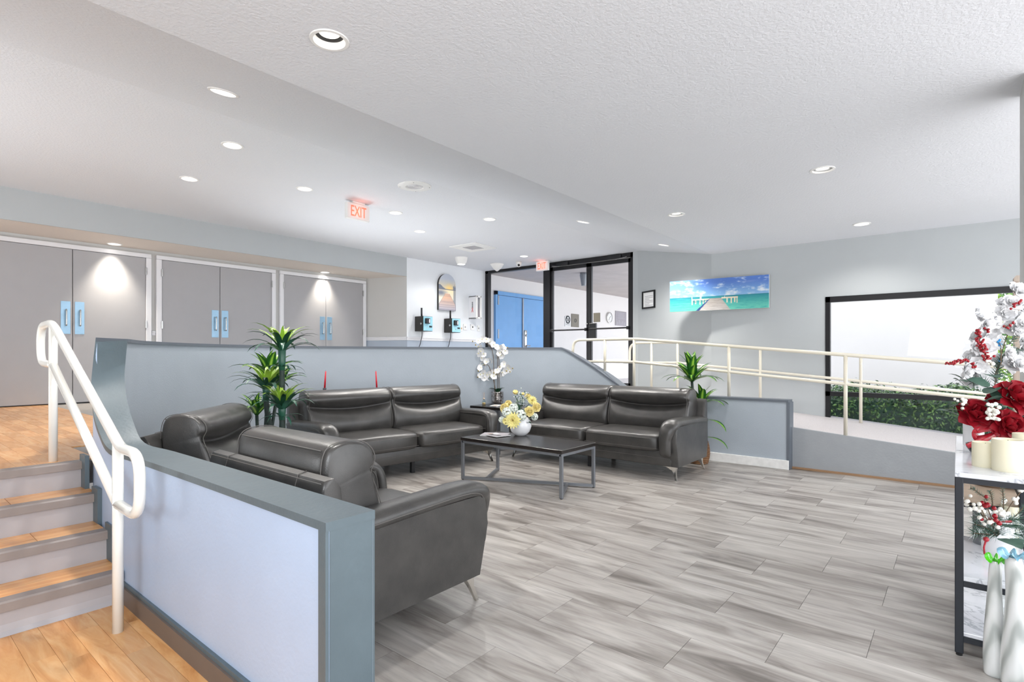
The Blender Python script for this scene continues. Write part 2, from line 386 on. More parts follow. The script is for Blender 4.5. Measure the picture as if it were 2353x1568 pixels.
def align(n, spin=0.0):
    """euler that turns +Z onto n"""
    return (Vector(n).to_track_quat('Z', 'Y') @ Euler((0, 0, spin)).to_quaternion()).to_euler()
def crom(pts, n):
    """Catmull-Rom through points"""
    pts = [Vector(p) for p in pts]; out = []
    for i in range(len(pts) - 1):
        p0, p1, p2, p3 = pts[max(i - 1, 0)], pts[i], pts[i + 1], pts[min(i + 2, len(pts) - 1)]
        for k in range(n):
            t = k / n; out.append(0.5 * ((2 * p1) + (p2 - p0) * t + (2 * p0 - 5 * p1 + 4 * p2 - p3) * t * t + (3 * p1 - p0 - 3 * p2 + p3) * t ** 3))
    out.append(pts[-1]); return out
def text_mesh(body, size, depth, mat):
    c = bpy.data.curves.new('lettering', 'FONT'); c.body = body; c.size = size; c.extrude = depth; c.align_x = 'CENTER'; c.align_y = 'CENTER'
    o = bpy.data.objects.new('lettering', c); COL.objects.link(o)
    dg = bpy.context.evaluated_depsgraph_get(); me = bpy.data.meshes.new_from_object(o.evaluated_get(dg))
    bpy.data.objects.remove(o); bpy.data.curves.remove(c); me.materials.clear(); me.materials.append(MATS[mat]); return me
# ------------------------------------------------------------------ the room shell
ZL, ZH, LAND = 2.84, 3.215, 0.64           # low ceiling, high ceiling, landing floor
Y0, Y1 = 2.935, 4.55                        # the sloped ceiling strip between them
YS, YD, XS, XW = 8.41, 9.27, 9.28, 8.39     # soffit face, door wall, storefront, window wall
def ceil_z(y): return ZL if y <= Y0 else (ZH if y >= Y1 else ZL + (ZH - ZL) * (y - Y0) / (Y1 - Y0))
def on_ceil(px, py):
    p = onZ(px, py, ZL)
    if p.y <= Y0: return p
    p = onZ(px, py, ZH)
    if p.y >= Y1: return p
    r = ray(px, py); k = (ZH - ZL) / (Y1 - Y0)
    t = (ZL - CAMZ - k * Y0) / (r.z - k * r.y); return EYE + r * t
RAMPK = 0.088
def ramp_z(y): return min(LAND, LAND - RAMPK * (3.45 - y))
P1A, P1B = (9.25, 4.58), (XW, Y0)

# pit wall: inner face of the curved back, then the straight right run
ARC = [(1.215, 4.43), (1.53, 5.03), (2.17, 5.70), (3.13, 6.20), (4.05, 6.03), (5.14, 5.59), (5.98, 5.12), (6.50, 4.60), (6.70, 4.10), (6.72, 3.63), (6.72, 3.45)]
TOPZ = 1.405
arc = [Vector((p[0], p[1], 0)) for p in crom([(x, y, 0) for x, y in ARC], 8)]
PIT = [(1.08, 1.5), (1.08, 3.66)] + [(p.x, p.y) for p in arc] + [(6.72, 1.48)]
def offset(pts, d):
    out = []
    for i, p in enumerate(pts):
        t = (pts[min(i + 1, len(pts) - 1)] - pts[max(i - 1, 0)]).normalized(); out.append(p + Vector((-t.y, t.x, 0)) * d)
    return out
def inside(poly, x, y):
    c = False; n = len(poly)
    for i in range(n):
        (xa, ya), (xb, yb) = poly[i], poly[(i + 1) % n]
        if (ya > y) != (yb > y) and x < (xb - xa) * (y - ya) / (yb - ya) + xa: c = not c
    return c

# tile floor
fl = struct(mb('grout').box(1.0, 6.86, -1.6, 6.25, -0.12, -0.006), 'floor', 'grey stone-look tile floor of the sunken lounge')
PX, PY = 0.3115, 0.64
tile_cache = {}
region = [(1.0, -1.6), (1.0, 1.5)] + PIT[0:] + [(6.86, 1.48), (6.86, -1.6)]
for i in range(-4, 16):
    xa = 2.134 + PX * i; yo = 0.947 + (0 if i % 2 == 0 else 0.325)
    for j in range(-5, 9):
        ya = yo + PY * j
        x0, x1, y0, y1 = max(xa, 1.0), min(xa + PX, 6.86), max(ya, -1.6), min(ya + PY, 6.2)
        if x1 - x0 < .03 or y1 - y0 < .03 or not inside(region, (x0 + x1) / 2, (y0 + y1) / 2): continue
        w, d = round(x1 - x0, 3), round(y1 - y0, 3)
        if (w, d) not in tile_cache:
            g = 0.0009; tile_cache[(w, d)] = mb('tile_stone').box(-w / 2 + g, w / 2 - g, -d / 2 + g, d / 2 - g, -0.006, 0).mesh('tile')
        inst(tile_cache[(w, d)], 'tile', fl, ((x0 + x1) / 2, (y0 + y1) / 2, random.uniform(-.0004, 0)))

def planks(base, x0, x1, y0, y1, z, wdt, ln, name='plank', mat='maple', keep=None):
    cache = {}; n = int(math.ceil((x1 - x0) / wdt))
    for i in range(n):
        a = x0 + i * wdt; b = min(a + wdt, x1); y = y0 - random.random() * ln
        while y < y1:
            q0, q1 = max(y, y0), min(y + ln * random.choice((.7, .85, 1.0)), y1); y += ln * 0 + (q1 - y if q1 > y else ln)
            if q1 - q0 < .05 or b - a < .02 or (keep and not keep(a, b, q0, q1)): continue
            key = (round(b - a, 3), round(q1 - q0, 2))
            if key not in cache: cache[key] = mb(mat).box(-key[0] / 2 + .0008, key[0] / 2 - .0008, -key[1] / 2 + .0008, key[1] / 2 - .0008, -.008, 0).mesh(name)
            inst(cache[key], name, base, ((a + b) / 2, (q0 + q1) / 2, z + random.uniform(-.0005, 0)))
fw_ = struct(mb('wood_edge').box(-2.4, 0.995, -1.6, 3.42, -0.12, -0.008), 'floor', 'honey maple plank floor at the foot of the stairs')
planks(fw_, 0.093, 0.92, 1.4, 3.40, 0, 0.0955, 0.95)
outer = offset(arc, 0.17)
lp = [(-2.4, 4.2), (0.93, 4.2), (1.02, 4.24)] + [(p.x, p.y) for p in outer] + [(8.62, 3.45), (9.28, 4.6), (9.28, YD + .1), (-2.4, YD + .1)]
fl2 = struct(mb('grout').prism(lp, 'z', LAND - .15, LAND - .008), 'floor', 'raised landing along the double doors, maple planks at the stair head')
planks(fl2, 0.05, 1.67, 4.25, YD, LAND, 0.0955, .55, keep=lambda a, b, c, d: not any(inside(PIT, x, y) or any((x - p.x) ** 2 + (y - p.y) ** 2 < .025 for p in arc) for x in (a, b) for y in (c, (c + d) / 2, d)))
gr = struct(mb('ext_ground').box(-30, 60, -40, 40, -0.5, -0.2), 'ground', 'pale paving around the building')

# ramp, its kerb and the landing beside the storefront
yb = -2.4
b = mb('ramp_floor'); b.prism([(3.47, LAND), (3.47, .0), (yb, 0.0), (yb, ramp_z(yb))], 'x', 6.87, XW + .2); struct(b, 'floor', 'pale concrete ramp running down along the window')
b = mb('curb_paint'); b.prism([(3.47, LAND + .002), (3.47, 0), (yb, 0), (yb, ramp_z(yb) + .002)], 'x', 6.845, 6.885); struct(b, 'trim_1', 'grey painted kerb of the ramp')
struct(mb('wood_edge').box(6.822, 6.846, yb, 1.48, 0, 0.022), 'trim_2', 'thin wooden shoe moulding along the ramp kerb')

# ------------------------------------------------------------------ ceilings with the holes of the downlights
HOLE = 0.078
LIGHTS = [  # px, py, kind, label
    (757, 92, 'deep', 'open white recessed downlight nearest the camera, lamp and baffle showing'),
    (513, 212, 'wide', 'narrow-looking recessed downlight on the sloped ceiling above the stairs'),
    (534, 334, 'wide', 'third recessed downlight in the line that runs away from the stairs'),
    (435, 411, 'wide', 'recessed downlight close to the bulkhead above the first double doors'),
    (700, 434, 'wide', 'round recessed downlight on the ceiling just left of the near exit sign'),
    (909, 489, 'wide', 'round recessed downlight just right of the near exit sign'),
    (965, 532, 'wide', 'small recessed downlight between the exit sign and the air vent'),
    (1125, 504, 'wide', 'recessed downlight right of the round ceiling speaker'),
    (1340, 510, 'wide', 'recessed downlight on the sloped ceiling in front of the glass doors'),
    (1554, 493, 'gimbal', 'bright gimbal downlight above the notice and pier canvas'),
    (1890, 390, 'gimbal', 'gimbal downlight with ring and white trim above the window rail'),
    (1980, 515, 'wide', 'recessed downlight closest to the wall over the big window'),
    (1525, 563, 'wide', 'downlight on the sloped ceiling above the framed notice'),
    (1204, 589, 'wide', 'far recessed downlight beside the small ceiling camera')]
LPOS = [on_ceil(a, b_) for a, b_, *_ in LIGHTS]
def plate(poly, holes, zf, mat, thick=0.04):
    """flat sheet with round holes; zf gives the height"""
    bm = bmesh.new()
    def loop(pts):
        vs = [bm.verts.new((x, y, 0)) for x, y in pts]
        for i in range(len(vs)): bm.edges.new((vs[i], vs[(i + 1) % len(vs)]))
    loop(poly)
    for hx, hy in holes: loop([(hx + HOLE * math.cos(2 * math.pi * k / 24), hy + HOLE * math.sin(2 * math.pi * k / 24)) for k in range(24)])
    bmesh.ops.triangle_fill(bm, use_beauty=True, use_dissolve=False, edges=list(bm.edges))
    bm.verts.index_update(); o = mb(mat)
    o.add([(v.co.x, v.co.y, zf(v.co.y)) for v in bm.verts], [[v.index for v in f.verts] for f in bm.faces]); bm.free(); return o
def hol(lo, hi): return [(p.x, p.y) for p in LPOS if lo <= p.y < hi]
struct(plate([(-2.4, -1.8), (XW + .2, -1.8), (XW + .2, Y0), (-2.4, Y0)], hol(-9, Y0), lambda y: ZL, 'ceiling_paint'), 'ceiling', 'textured white low ceiling over the front of the room')
struct(plate([(-2.4, Y0), (P1B[0] + .05, Y0), (P1A[0] + .05, Y1), (-2.4, Y1)], hol(Y0, Y1), ceil_z, 'ceiling_paint'), 'ceiling', 'gently sloped strip of textured white ceiling')
struct(plate([(-2.4, Y1), (XS + .1, Y1), (XS + .1, YS), (-2.4, YS)], hol(Y1, 99), lambda y: ZH, 'ceiling_paint'), 'ceiling', 'textured white high ceiling in front of the double doors')
struct(mb('pit_wall').box(-2.5, XS + .12, -1.8, YD + .12, 3.62, 3.7), 'roof', 'roof slab over the ceiling void')

# ------------------------------------------------------------------ left side: bulkhead, soffit, door wall, phone wall
struct(mb('wall_grey').box(-2.4, 6.98, YS, YS + .12, ZL + .002, ZH + .4), 'wall_left', 'grey bulkhead above the recessed double doors')
SL = [(263, 561), (747, 626)]
SLP = [onZ(a, b_, ZL) for a, b_ in SL]
struct(plate([(-2.4, YS), (6.98, YS), (6.65, YD + .02), (-2.4, YD + .02)], [(p.x, p.y) for p in SLP], lambda y: ZL, 'soffit_paint'), 'ceiling', 'textured cream soffit over the double doors')
struct(mb('wall_warm').box(-2.4, 6.66, YD, YD + .1, LAND - .1, ZL + .3), 'wall_back', 'grey wall holding the three pairs of doors')
b = mb('wall_warm'); b.prism([(6.98, YS), (6.65, YD), (6.72, YD + .1), (7.1, YD + .1), (7.1, YS + .01)], 'z', LAND - .1, ZL + .3); struct(b, 'wall_side', 'grey splayed end wall of the door recess')
struct(mb('wall_white').box(6.98, XS + .06, YS, YS + .14, LAND - .1, ZH + .05), 'wall_phones', 'white wall with the two black kiosks')
RZ = CAMZ + .325
b = mb('dado_blue'); b.box(6.985, XS, YS - .004, YS, LAND, RZ - .03); b.prism([(6.978, YS), (6.648, YD), (6.652, YD), (6.984, YS)], 'z', LAND, RZ - .03)
struct(b, 'trim_3', 'blue grey painted dado under the chair rail')
def rail_profile(o, a, c):
    d = Vector((c[0] - a[0], c[1] - a[1], 0)).normalized(); nn = Vector((d.y, -d.x, 0))
    prof = [(0, -.035), (.012, -.035), (.016, -.02), (.010, -.005), (.022, .012), (.022, .03), (0, .035)]
    o.loft([[(p[0] + nn.x * q, p[1] + nn.y * q, RZ + z) for q, z in prof] for p in (a, c)]); return o
b = mb('trim_white'); rail_profile(b, (6.65, YD), (6.975, YS - .0)); rail_profile(b, (6.98, YS), (XS - .02, YS))
struct(b, 'trim_4', 'white moulded chair rail on the phone wall')
b = mb('trim_white'); rail_profile(b, (2.86, YD), (2.905, YD)); rail_profile(b, (4.75, YD), (4.81, YD)); struct(b, 'trim_5', 'short white chair rail pieces between the door frames')

def door_pair(n, xl, xm, xr, label):
    """two flush leaves in a white frame on the landing; X across, facing -Y"""
    zt = 2.722; y = YD
    d = thing('door_%d' % n, (xm, y, LAND), label, None, kind='structure')
    f = mb('trim_white'); t = .07
    for x in (xl - t, xr): f.rbox(x - xm, x + t - xm, -.05, .0, 0, zt - LAND - .001, .006)
    f.rbox(xl - t - xm, xr + t - xm, -.05, 0, zt - LAND, zt - LAND + .06, .006); f.build('door_frame', d)
    for (a, c, s) in ((xl, xm, 1), (xm, xr, -1)):
        lf = mb('door_grey').rbox(a + .004 - xm, c - .004 - xm, -.035, -.002, .012, zt - LAND - .004, .003).build('door_leaf', d)
        px_ = (c - .075 if s > 0 else a + .075) - xm; z0 = CAMZ + .28 - LAND; z1 = CAMZ + .72 - LAND
        p = mb('steel_plate'); p.rbox(px_ - .052, px_ + .052, -.039, -.034, z0, z1, .002); p.build('pull_plate', lf)
        g = mb('steel'); zz = (z0 + z1) / 2; hx = px_ - .0
        g.tube(crom([(hx, -.036, zz - .1), (hx, -.075, zz - .1), (hx, -.083, zz - .088), (hx, -.083, zz + .088), (hx, -.075, zz + .1), (hx, -.036, zz + .1)], 4), .0095, 10); g.build('pull_handle', lf, True)
        for z in (.25, 1.05, 1.83):
            h = mb('steel'); hx = (a if s > 0 else c) - xm; h.cyl((hx, -.052), .009, z, z + .11, 8); h.box(hx - .012, hx + .012, -.05, -.036, z, z + .11); h.build('hinge', d)
    mb('black_plastic').box(xl - xm, xr - xm, -.04, 0, .0, .011).build('threshold', d)
door_pair(1, 1.06, 1.92, 2.775, 'nearest pair of grey double doors, behind the stair handrail')
door_pair(2, 2.98, 3.815, 4.67, 'middle pair of grey double doors behind the tall plant')
door_pair(3, 4.885, 5.72, 6.545, 'far pair of grey double doors next to the splayed wall')

# ------------------------------------------------------------------ storefront
sf = thing('window_1', (XS, 0, LAND), 'black framed fixed glass panel beside the phone wall', None, kind='structure')
H = ZH - LAND
def yat(px): return onX(px, 700, XS).y
ya, ybm, yc = YS, yat(1250), yat(1264)      # left edge, mullion
f = mb('frame_black'); f.box(0, .1, ya - .09, ya, 0, H); f.box(0, .1, ybm, ya, H - .06, H); f.box(0, .1, ybm, ya, 0, .1); f.build('frame', sf)
mb('pane_glass').box(.045, .051, ybm, ya - .09, .1, H - .06).build('pane', sf)
mb('frame_black').box(-.01, .11, yc, ybm + .01, 0, H).build('mullion', sf)
yend = 4.70
mb('frame_black').box(-.0, .1, yend, yend + .05, 0, H).build('end_post', sf)
mb('frame_black').box(.0, .1, yend, yc, H - .09, H).build('header', sf)
def glass_door(n, y0, y1, label, bar_z, hinge_hi):
    d = thing('door_%d' % n, (XS, (y0 + y1) / 2, LAND), label, None, kind='structure'); w = (y1 - y0) / 2; h = H - .10
    f = mb('frame_black'); s = .05
    f.box(.02, .07, -w, -w + s, 0.01, h); f.box(.02, .07, w - s, w, .01, h); f.box(.02, .07, -w, w, h - .075, h); f.box(.02, .07, -w, w, .01, .12); f.build('door_frame', d)
    mb('pane_glass').box(.042, .048, -w + s, w - s, .12, h - .075).build('pane', d)
    g = mb('frame_black'); g.tube([(-.03, -w + .03, bar_z), (-.03, w - .03, bar_z)], .016, 10)
    for q in (-w + .04, w - .04): g.box(-.04, .02, q - .022, q + .022, bar_z - .03, bar_z + .03)
    g.build('push_bar', d)
    c = mb('black_plastic'); sg = 1 if hinge_hi else -1
    c.rbox(-.04, .02, sg * w - sg * .32 - .14, sg * w - sg * .32 + .14, h + .005, h + .075, .006); c.build('closer', d)
    a = mb('steel'); a.beam((-.05, sg * w - sg * .28, h - .012), (-.02, sg * w - sg * .06, h + .02), .016, .008); a.build('closer_arm', d)
    return d, w
ymid = yat(1352)
d4, w4 = glass_door(4, ymid + .008, yc - .005, 'left leaf of the black framed glass entrance doors', CAMZ + .505 - LAND, True)
d5, w5 = glass_door(5, yend + .055, ymid - .008, 'right leaf of the black framed glass entrance doors', CAMZ + .51 - LAND, False)
mb('steel').ball((.0, -w4 + .025, 1.27), .022).build('lock_cylinder', d4, True)
mb('black_plastic').rbox(-.035, .02, w5 - .18, w5 - .03, .93, 1.28, .008).build('lock_box', d5)
mb('plaque_brown').rbox(.025, .04, w5 - .24, w5 - .09, 1.30, 1.48, .004).build('small_plaque', d5)

# wall between the storefront and the window wall, the window wall and its glazing
struct(mb('wall_grey').prism([(XS, 4.70), P1A, P1B, (P1B[0] + .2, P1B[1]), (P1A[0] + .2, P1A[1]), (XS + .2, 4.70)], 'z', 0, ZH + .05), 'wall_angled', 'grey angled wall with the framed notice')
wy0, wy1, wz1 = -1.9, onX(1897, 700, XW).y, 2.078
b = mb('wall_grey'); b.box(XW, XW + .2, wy1, Y0, 0, ZH + .05); b.box(XW, XW + .2, -2.4, wy1, wz1, ZH + .05); b.box(XW, XW + .2, -2.4, wy0, 0, wz1)
struct(b, 'wall_right', 'grey wall with the long low window')
w2 = thing('window_2', (XW, 0, 0), 'long black framed window beside the ramp', None, kind='structure')
f = mb('frame_black'); zm = onX(1905, 905, XW).z
f.box(-.015, .06, wy1 - .055, wy1, 0.2, wz1); f.box(-.015, .06, wy0, wy1, wz1 - .075, wz1); f.box(-.015, .06, wy0, wy0 + .06, 0, wz1); f.build('frame', w2)
mb('frame_black').box(-.015, .05, wy0, wy1, zm - .03, zm + .03).build('crossbar', w2)
mb('pane_glass').box(.02, .026, wy0, wy1 - .05, zm + .03, wz1 - .07).build('pane', w2)
mb('pane_glass').box(.02, .026, wy0, wy1 - .05, .1, zm - .03).build('pane', w2)

# near wall at the right edge and the wall beyond the stairs
struct(mb('wall_warm').box(4.08, 4.44, -.36, -.28, 0, ZL + .05), 'wall_near', 'pale wall end at the right edge behind the console')
struct(mb('wall_warm').box(-2.5, -2.4, -1.8, YD + .1, 0, ZH + .4), 'wall_far_left', 'plain grey wall beyond the stairs')

# ------------------------------------------------------------------ pit walls
ps = thing('wall_pit', (0, 0, 0), 'blue grey half wall curving around the sunken lounge', None, kind='structure')
# left run: straight, then the scooped end climbing to the high back
OUT = [(.93, 1.483, .785), (.93, 2.3, .785), (.925, 3.2, .782), (.922, 3.62, .778), (.935, 3.86, .85), (.945, 4.02, .95), (.965, 4.16, 1.10), (.985, 4.21, 1.25), (1.0, 4.22, 1.405)]
INN = [(1.09, 1.483, .785), (1.09, 2.3, .785), (1.085, 3.2, .785), (1.085, 3.66, .785), (1.10, 3.90, .88), (1.12, 4.10, 1.02), (1.155, 4.27, 1.17), (1.19, 4.37, 1.29), (1.215, 4.43, 1.394)]
OUTs = crom(OUT, 5); INNs = crom(INN, 5)
b = mb('pit_wall_daylit')
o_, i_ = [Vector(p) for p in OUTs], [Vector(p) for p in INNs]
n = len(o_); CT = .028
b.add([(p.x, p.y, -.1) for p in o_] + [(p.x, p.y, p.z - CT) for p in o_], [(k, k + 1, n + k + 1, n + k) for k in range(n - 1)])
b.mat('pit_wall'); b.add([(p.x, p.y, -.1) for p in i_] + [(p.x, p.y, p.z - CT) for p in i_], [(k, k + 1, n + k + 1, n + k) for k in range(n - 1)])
b.build('half_wall', ps, True, 40)
b = mb('cap_paint')
rings = []
for p, q in zip(o_, i_):
    d = (q - p); d.z = 0; d.normalize(); rings.append([p - d * .012, q + d * .008, q + d * .008 - Vector((0, 0, CT)), p - d * .012 - Vector((0, 0, CT))])
b.loft(rings); b.build('wall_cap', ps, True, 40)
mb('cap_paint').box(.918, 1.098, 1.485, 1.525, -.1, .757).build('end_board', ps)
mb('baseboard_brown').box(.905, .932, 1.52, 3.40, 0, .085).build('baseboard', ps)
mb('cap_paint').box(.915, .932, 1.52, 3.40, .085, .104).build('base_strip', ps)
# curved back, falling diagonally to the low right run
inn = [Vector((1.215, 4.43, 0))] + list(arc[1:]); ot = offset(inn, .17); ot[0] = Vector((1.0, 4.22, 0)); ot[-1] = Vector((6.885, 3.45, 0))
def top_at(k):
    p = inn[k]
    if p.x < 6 or p.y > 4.46: return TOPZ
    return max(.785, .785 + (TOPZ - .785) * (p.y - 3.45) / (4.46 - 3.45))
b = mb('pit_wall'); m_ = len(inn)
for side in (inn, ot): b.add([(p.x, p.y, 0) for p in side] + [(p.x, p.y, top_at(k) - .022) for k, p in enumerate(side)], [(k, k + 1, m_ + k + 1, m_ + k) for k in range(m_ - 1)])
b.build('curved_back', ps, True, 50)
b = mb('cap_dark'); rings = []
for k, (p, q) in enumerate(zip(inn, ot)):
    d = (q - p).normalized(); z = top_at(k); rings.append([(p.x - d.x * .012, p.y - d.y * .012, z), (q.x + d.x * .01, q.y + d.y * .01, z), (q.x + d.x * .01, q.y + d.y * .01, z - .026), (p.x - d.x * .012, p.y - d.y * .012, z - .026)])
b.loft(rings); b.build('back_cap', ps, True, 50)
mb('pit_wall').box(6.72, 6.885, 1.50, 3.45, 0, .76).build('low_run', ps)
mb('cap_dark').box(6.708, 6.895, 1.485, 3.452, .759, .785).build('low_cap', ps)
mb('cap_dark').box(6.712, 6.89, 1.472, 1.505, 0, .759).build('low_end_board', ps)
struct(mb('baseboard_white').rbox(6.696, 6.722, 1.48, 3.6, 0, .105, .004), 'baseboard_right', 'white wood-grain baseboard along the low right wall')

# ------------------------------------------------------------------ stairs
st = thing('stairs', (0, 0, 0), 'four grey risers with maple treads up to the landing', None, kind='structure')
for k in range(4):
    yk = 3.405 + k * .262; z0, z1 = .16 * k, .16 * (k + 1); xr = .915 + (.02 * max(0, k - 1) if k > 1 else 0)
    mb('riser_grey').prism([(yk, z0), (yk, z1 - .03), (yk + .03, z1 - .03), (yk + .03, z0)] if k else [(yk - .02, 0), (yk - .006, .02), (yk, .05), (yk, z1 - .03), (yk + .03, z1 - .03), (yk + .03, 0)], 'x', -1.6, xr).build('riser', st)
    mb('nosing_grey').prism([(yk - .022, z1 - .045), (yk - .022, z1 - .006), (yk - .016, z1 + .002), (yk + .05, z1 + .002), (yk + .05, z1 - .01), (yk + .0, z1 - .045)], 'x', -1.6, xr).build('nosing', st)
    if k < 3:
        xa = -1.6
        while xa < xr:
            xb = min(xa + random.uniform(.5, .8), xr)
            for q in range(2): mb('maple_tread').box(xa + .001, xb - .001, yk + .05 + q * .108, yk + .157 + q * .108, z1 - .02, z1).build('tread_board', st)
            xa = xb
b = mb('cap_paint')
for k in range(1, 4):
    yk = 3.405 + k * .262; b.box(.912, .934, yk - .09, yk + .03, .16 * k - .03, .16 * k + .20)
b.build('skirt', st)

# ------------------------------------------------------------------ outside: entrance passage, blue doors, hedge, white wall
YC, ZP = 8.5, 3.18
struct(mb('ext_white').box(XS + .11, 30, YC, YC + .2, 0, 3.4), 'wall_outside', 'white wall of the covered entrance passage')
struct(mb('ext_ceiling').box(XS + .11, 30, 4.9, YC + .1, ZP, 3.4), 'ceiling_outside', 'grey plaster ceiling of the covered entrance passage')
struct(mb('ext_ground').box(XS + .11, 30, 2.0, YC, .40, .535), 'ground_outside', 'pale paved floor of the entrance passage')
zc = .535
def yx(px): return onY(px, 720, YC).x
xa, xm_, xb = yx(1140), yx(1197), yx(1252)
bd = thing('door_6', (xm_, YC, zc), 'bright blue double doors outside across the passage', None, kind='structure')
bh = onY(1197, 677, YC).z - zc
mb('blue_door').box(xa - xm_, -.01, -.05, 0, .02, bh - .1).build('door_leaf', bd)
rl = mb('blue_door').box(.01, xb - xm_, -.05, 0, .02, bh - .1).build('door_leaf', bd)
f = mb('blue_door'); f.box(xa - xm_ - .08, xb - xm_ + .08, -.06, 0, bh - .09, bh); f.box(xa - xm_ - .08, xa - xm_ - .005, -.06, 0, 0, bh); f.box(xb - xm_ + .005, xb - xm_ + .08, -.06, 0, 0, bh); f.build('door_frame', bd)
mb('grey_metal').box(-.02, .02, -.075, -.05, .02, bh - .1).build('astragal', bd)
h = mb('steel'); h.rbox(.06, .16, -.075, -.05, .88, 1.38, .02); h.cyl((.11, -.09), .018, .95, .98, 10); h.beam((.11, -.09, .99), (.25, -.1, .99), .025, .025); h.ball((.11, -.08, 1.25), .03); h.build('lever_lock', rl, True)
for z in (.35, 1.15, 1.95):
    for x in (xa - xm_ + .01, xb - xm_ - .01): mb('grey_metal').box(x - .02, x + .02, -.07, -.05, z, z + .22).build('hinge', bd)
XE = 10.9
ye = onX(2293, 700, XE).y
struct(mb('ext_white').box(XE, XE + .3, ye, 2.6, -.2, 5), 'wall_exterior', 'bright white neighbouring wall beyond the hedge')
struct(mb('ext_soil').box(XW + .2, XE, -3.5, 4, -.2, .12), 'ground_planting', 'dark soil bed under the hedge')
# ------------------------------------------------------------------ handrails
def bent(pts, r, seg=10):
    """round the corners of a polyline with fillets of radius r"""
    pts = [Vector(p) for p in pts]; out = [pts[0]]
    for i in range(1, len(pts) - 1):
        a, p, c = pts[i - 1], pts[i], pts[i + 1]; u, w = (a - p), (c - p)
        k = min(r, u.length * .49, w.length * .49); s, e = p + u.normalized() * k, p + w.normalized() * k
        for q in range(seg + 1):
            t = q / seg; out.append(s * (1 - t) ** 2 + p * 2 * t * (1 - t) + e * t * t)
    out.append(pts[-1]); return out
R1 = .0215
X_ = .80
ya, yb_ = onX(122, 900, X_).y, onX(271, 1300, X_).y
ta, tb = onX(122, 742, X_).z, onX(270, 1018, X_).z
ma, mb_ = onX(122, 838, X_).z, onX(270, 1158, X_).z
r_ = thing('stair_handrail', (X_, (ya + yb_) / 2, 0), 'white tubular stair handrail with rounded loop ends', 'handrail')
yo = (ya + yb_) / 2
ea, eb = ya + .34, yb_ - .30
b = mb('rail_white')
loop = [(0, ya - yo, ma), (0, ya - yo + .1, ma + .0), (0, ea - yo, ma + .01), (0, ea - yo, ta - .01), (0, ya - yo + .05, ta), (0, ya - yo - .05, ta - .03), (0, yb_ - yo, tb), (0, yb_ - yo - .06, tb - .02), (0, eb - yo, tb - .02), (0, eb - yo, mb_ - .01), (0, yb_ - yo, mb_)]
b.tube(bent(loop, .11, 8), R1 * 1.05, 14); b.build('loop_rail', r_, True)
mb('rail_white').tube([(0, ya - yo, ma), (0, yb_ - yo, mb_)], R1, 14).build('mid_rail', r_, True)
mb('rail_white').tube([(0, ya - yo, LAND), (0, ya - yo, ta - .01)], R1 * 1.05, 14).build('post', r_, True)
mb('rail_white').tube([(0, yb_ - yo, 0), (0, yb_ - yo, tb)], R1 * 1.05, 14).build('post', r_, True)

def ramp_rail(name, X, posts, kink, loop_px, label, dz_posts, ytop, ymidf):
    yk = onX(kink[0], 800, X).y; ztk = onX(*kink[:2], X).z; zmk = onX(kink[0], kink[2], X).z
    yl = onX(loop_px, 800, X).y
    o = thing(name, (X, yk, LAND), label, 'handrail'); slope = RAMPK
    y_end = -1.6
    def zt(y): return ztk if y >= yk else ztk - slope * (yk - y)
    def zm(y): return zmk if y >= yk else zmk - slope * (yk - y)
    T = lambda y, z: (0, y - yk, z - LAND)
    b = mb('rail_cream'); b.tube(bent([T(yl + .12, zm(yl)), T(yl, zm(yl)), T(yl, zt(yl)), T(yk, zt(yk)), T(y_end, zt(y_end))] if ymidf else [T(yl + .02, 1.27), T(yl, zt(yl)), T(yk, zt(yk)), T(y_end, zt(y_end))], .16, 8), .0205, 12); b.build('top_rail', o, True)
    y0m = yl + .12 if ymidf else onX(1345, 830, X).y
    mb('rail_cream').tube([T(y0m, zm(y0m)), T(yk, zm(yk)), T(y_end, zm(y_end))], .0185, 12).build('mid_rail', o, True)
    for p in posts:
        y = onX(p, 800, X).y; mb('rail_cream').tube([T(y, dz_posts(y)), T(y, zt(y))], .0195, 12).build('post', o, True)
    return o
def outer_foot(y): return ramp_z(y) if y < 1.48 else (.785 if y < 3.45 else .785 + (y - 3.45) * (TOPZ - .785) / 1.01) - .02
ramp_rail('ramp_handrail', 6.87, (1390, 1457, 1675, 1943), (1457, 779, 832), 1318, 'outer cream handrail of the ramp, standing on the low wall', outer_foot, 0, False)
ramp_rail('ramp_handrail', 8.24, (1497, 1557, 1747, 1978), (1557, 787, 834), 1447, 'inner cream handrail along the grey wall and window', ramp_z, 0, True)

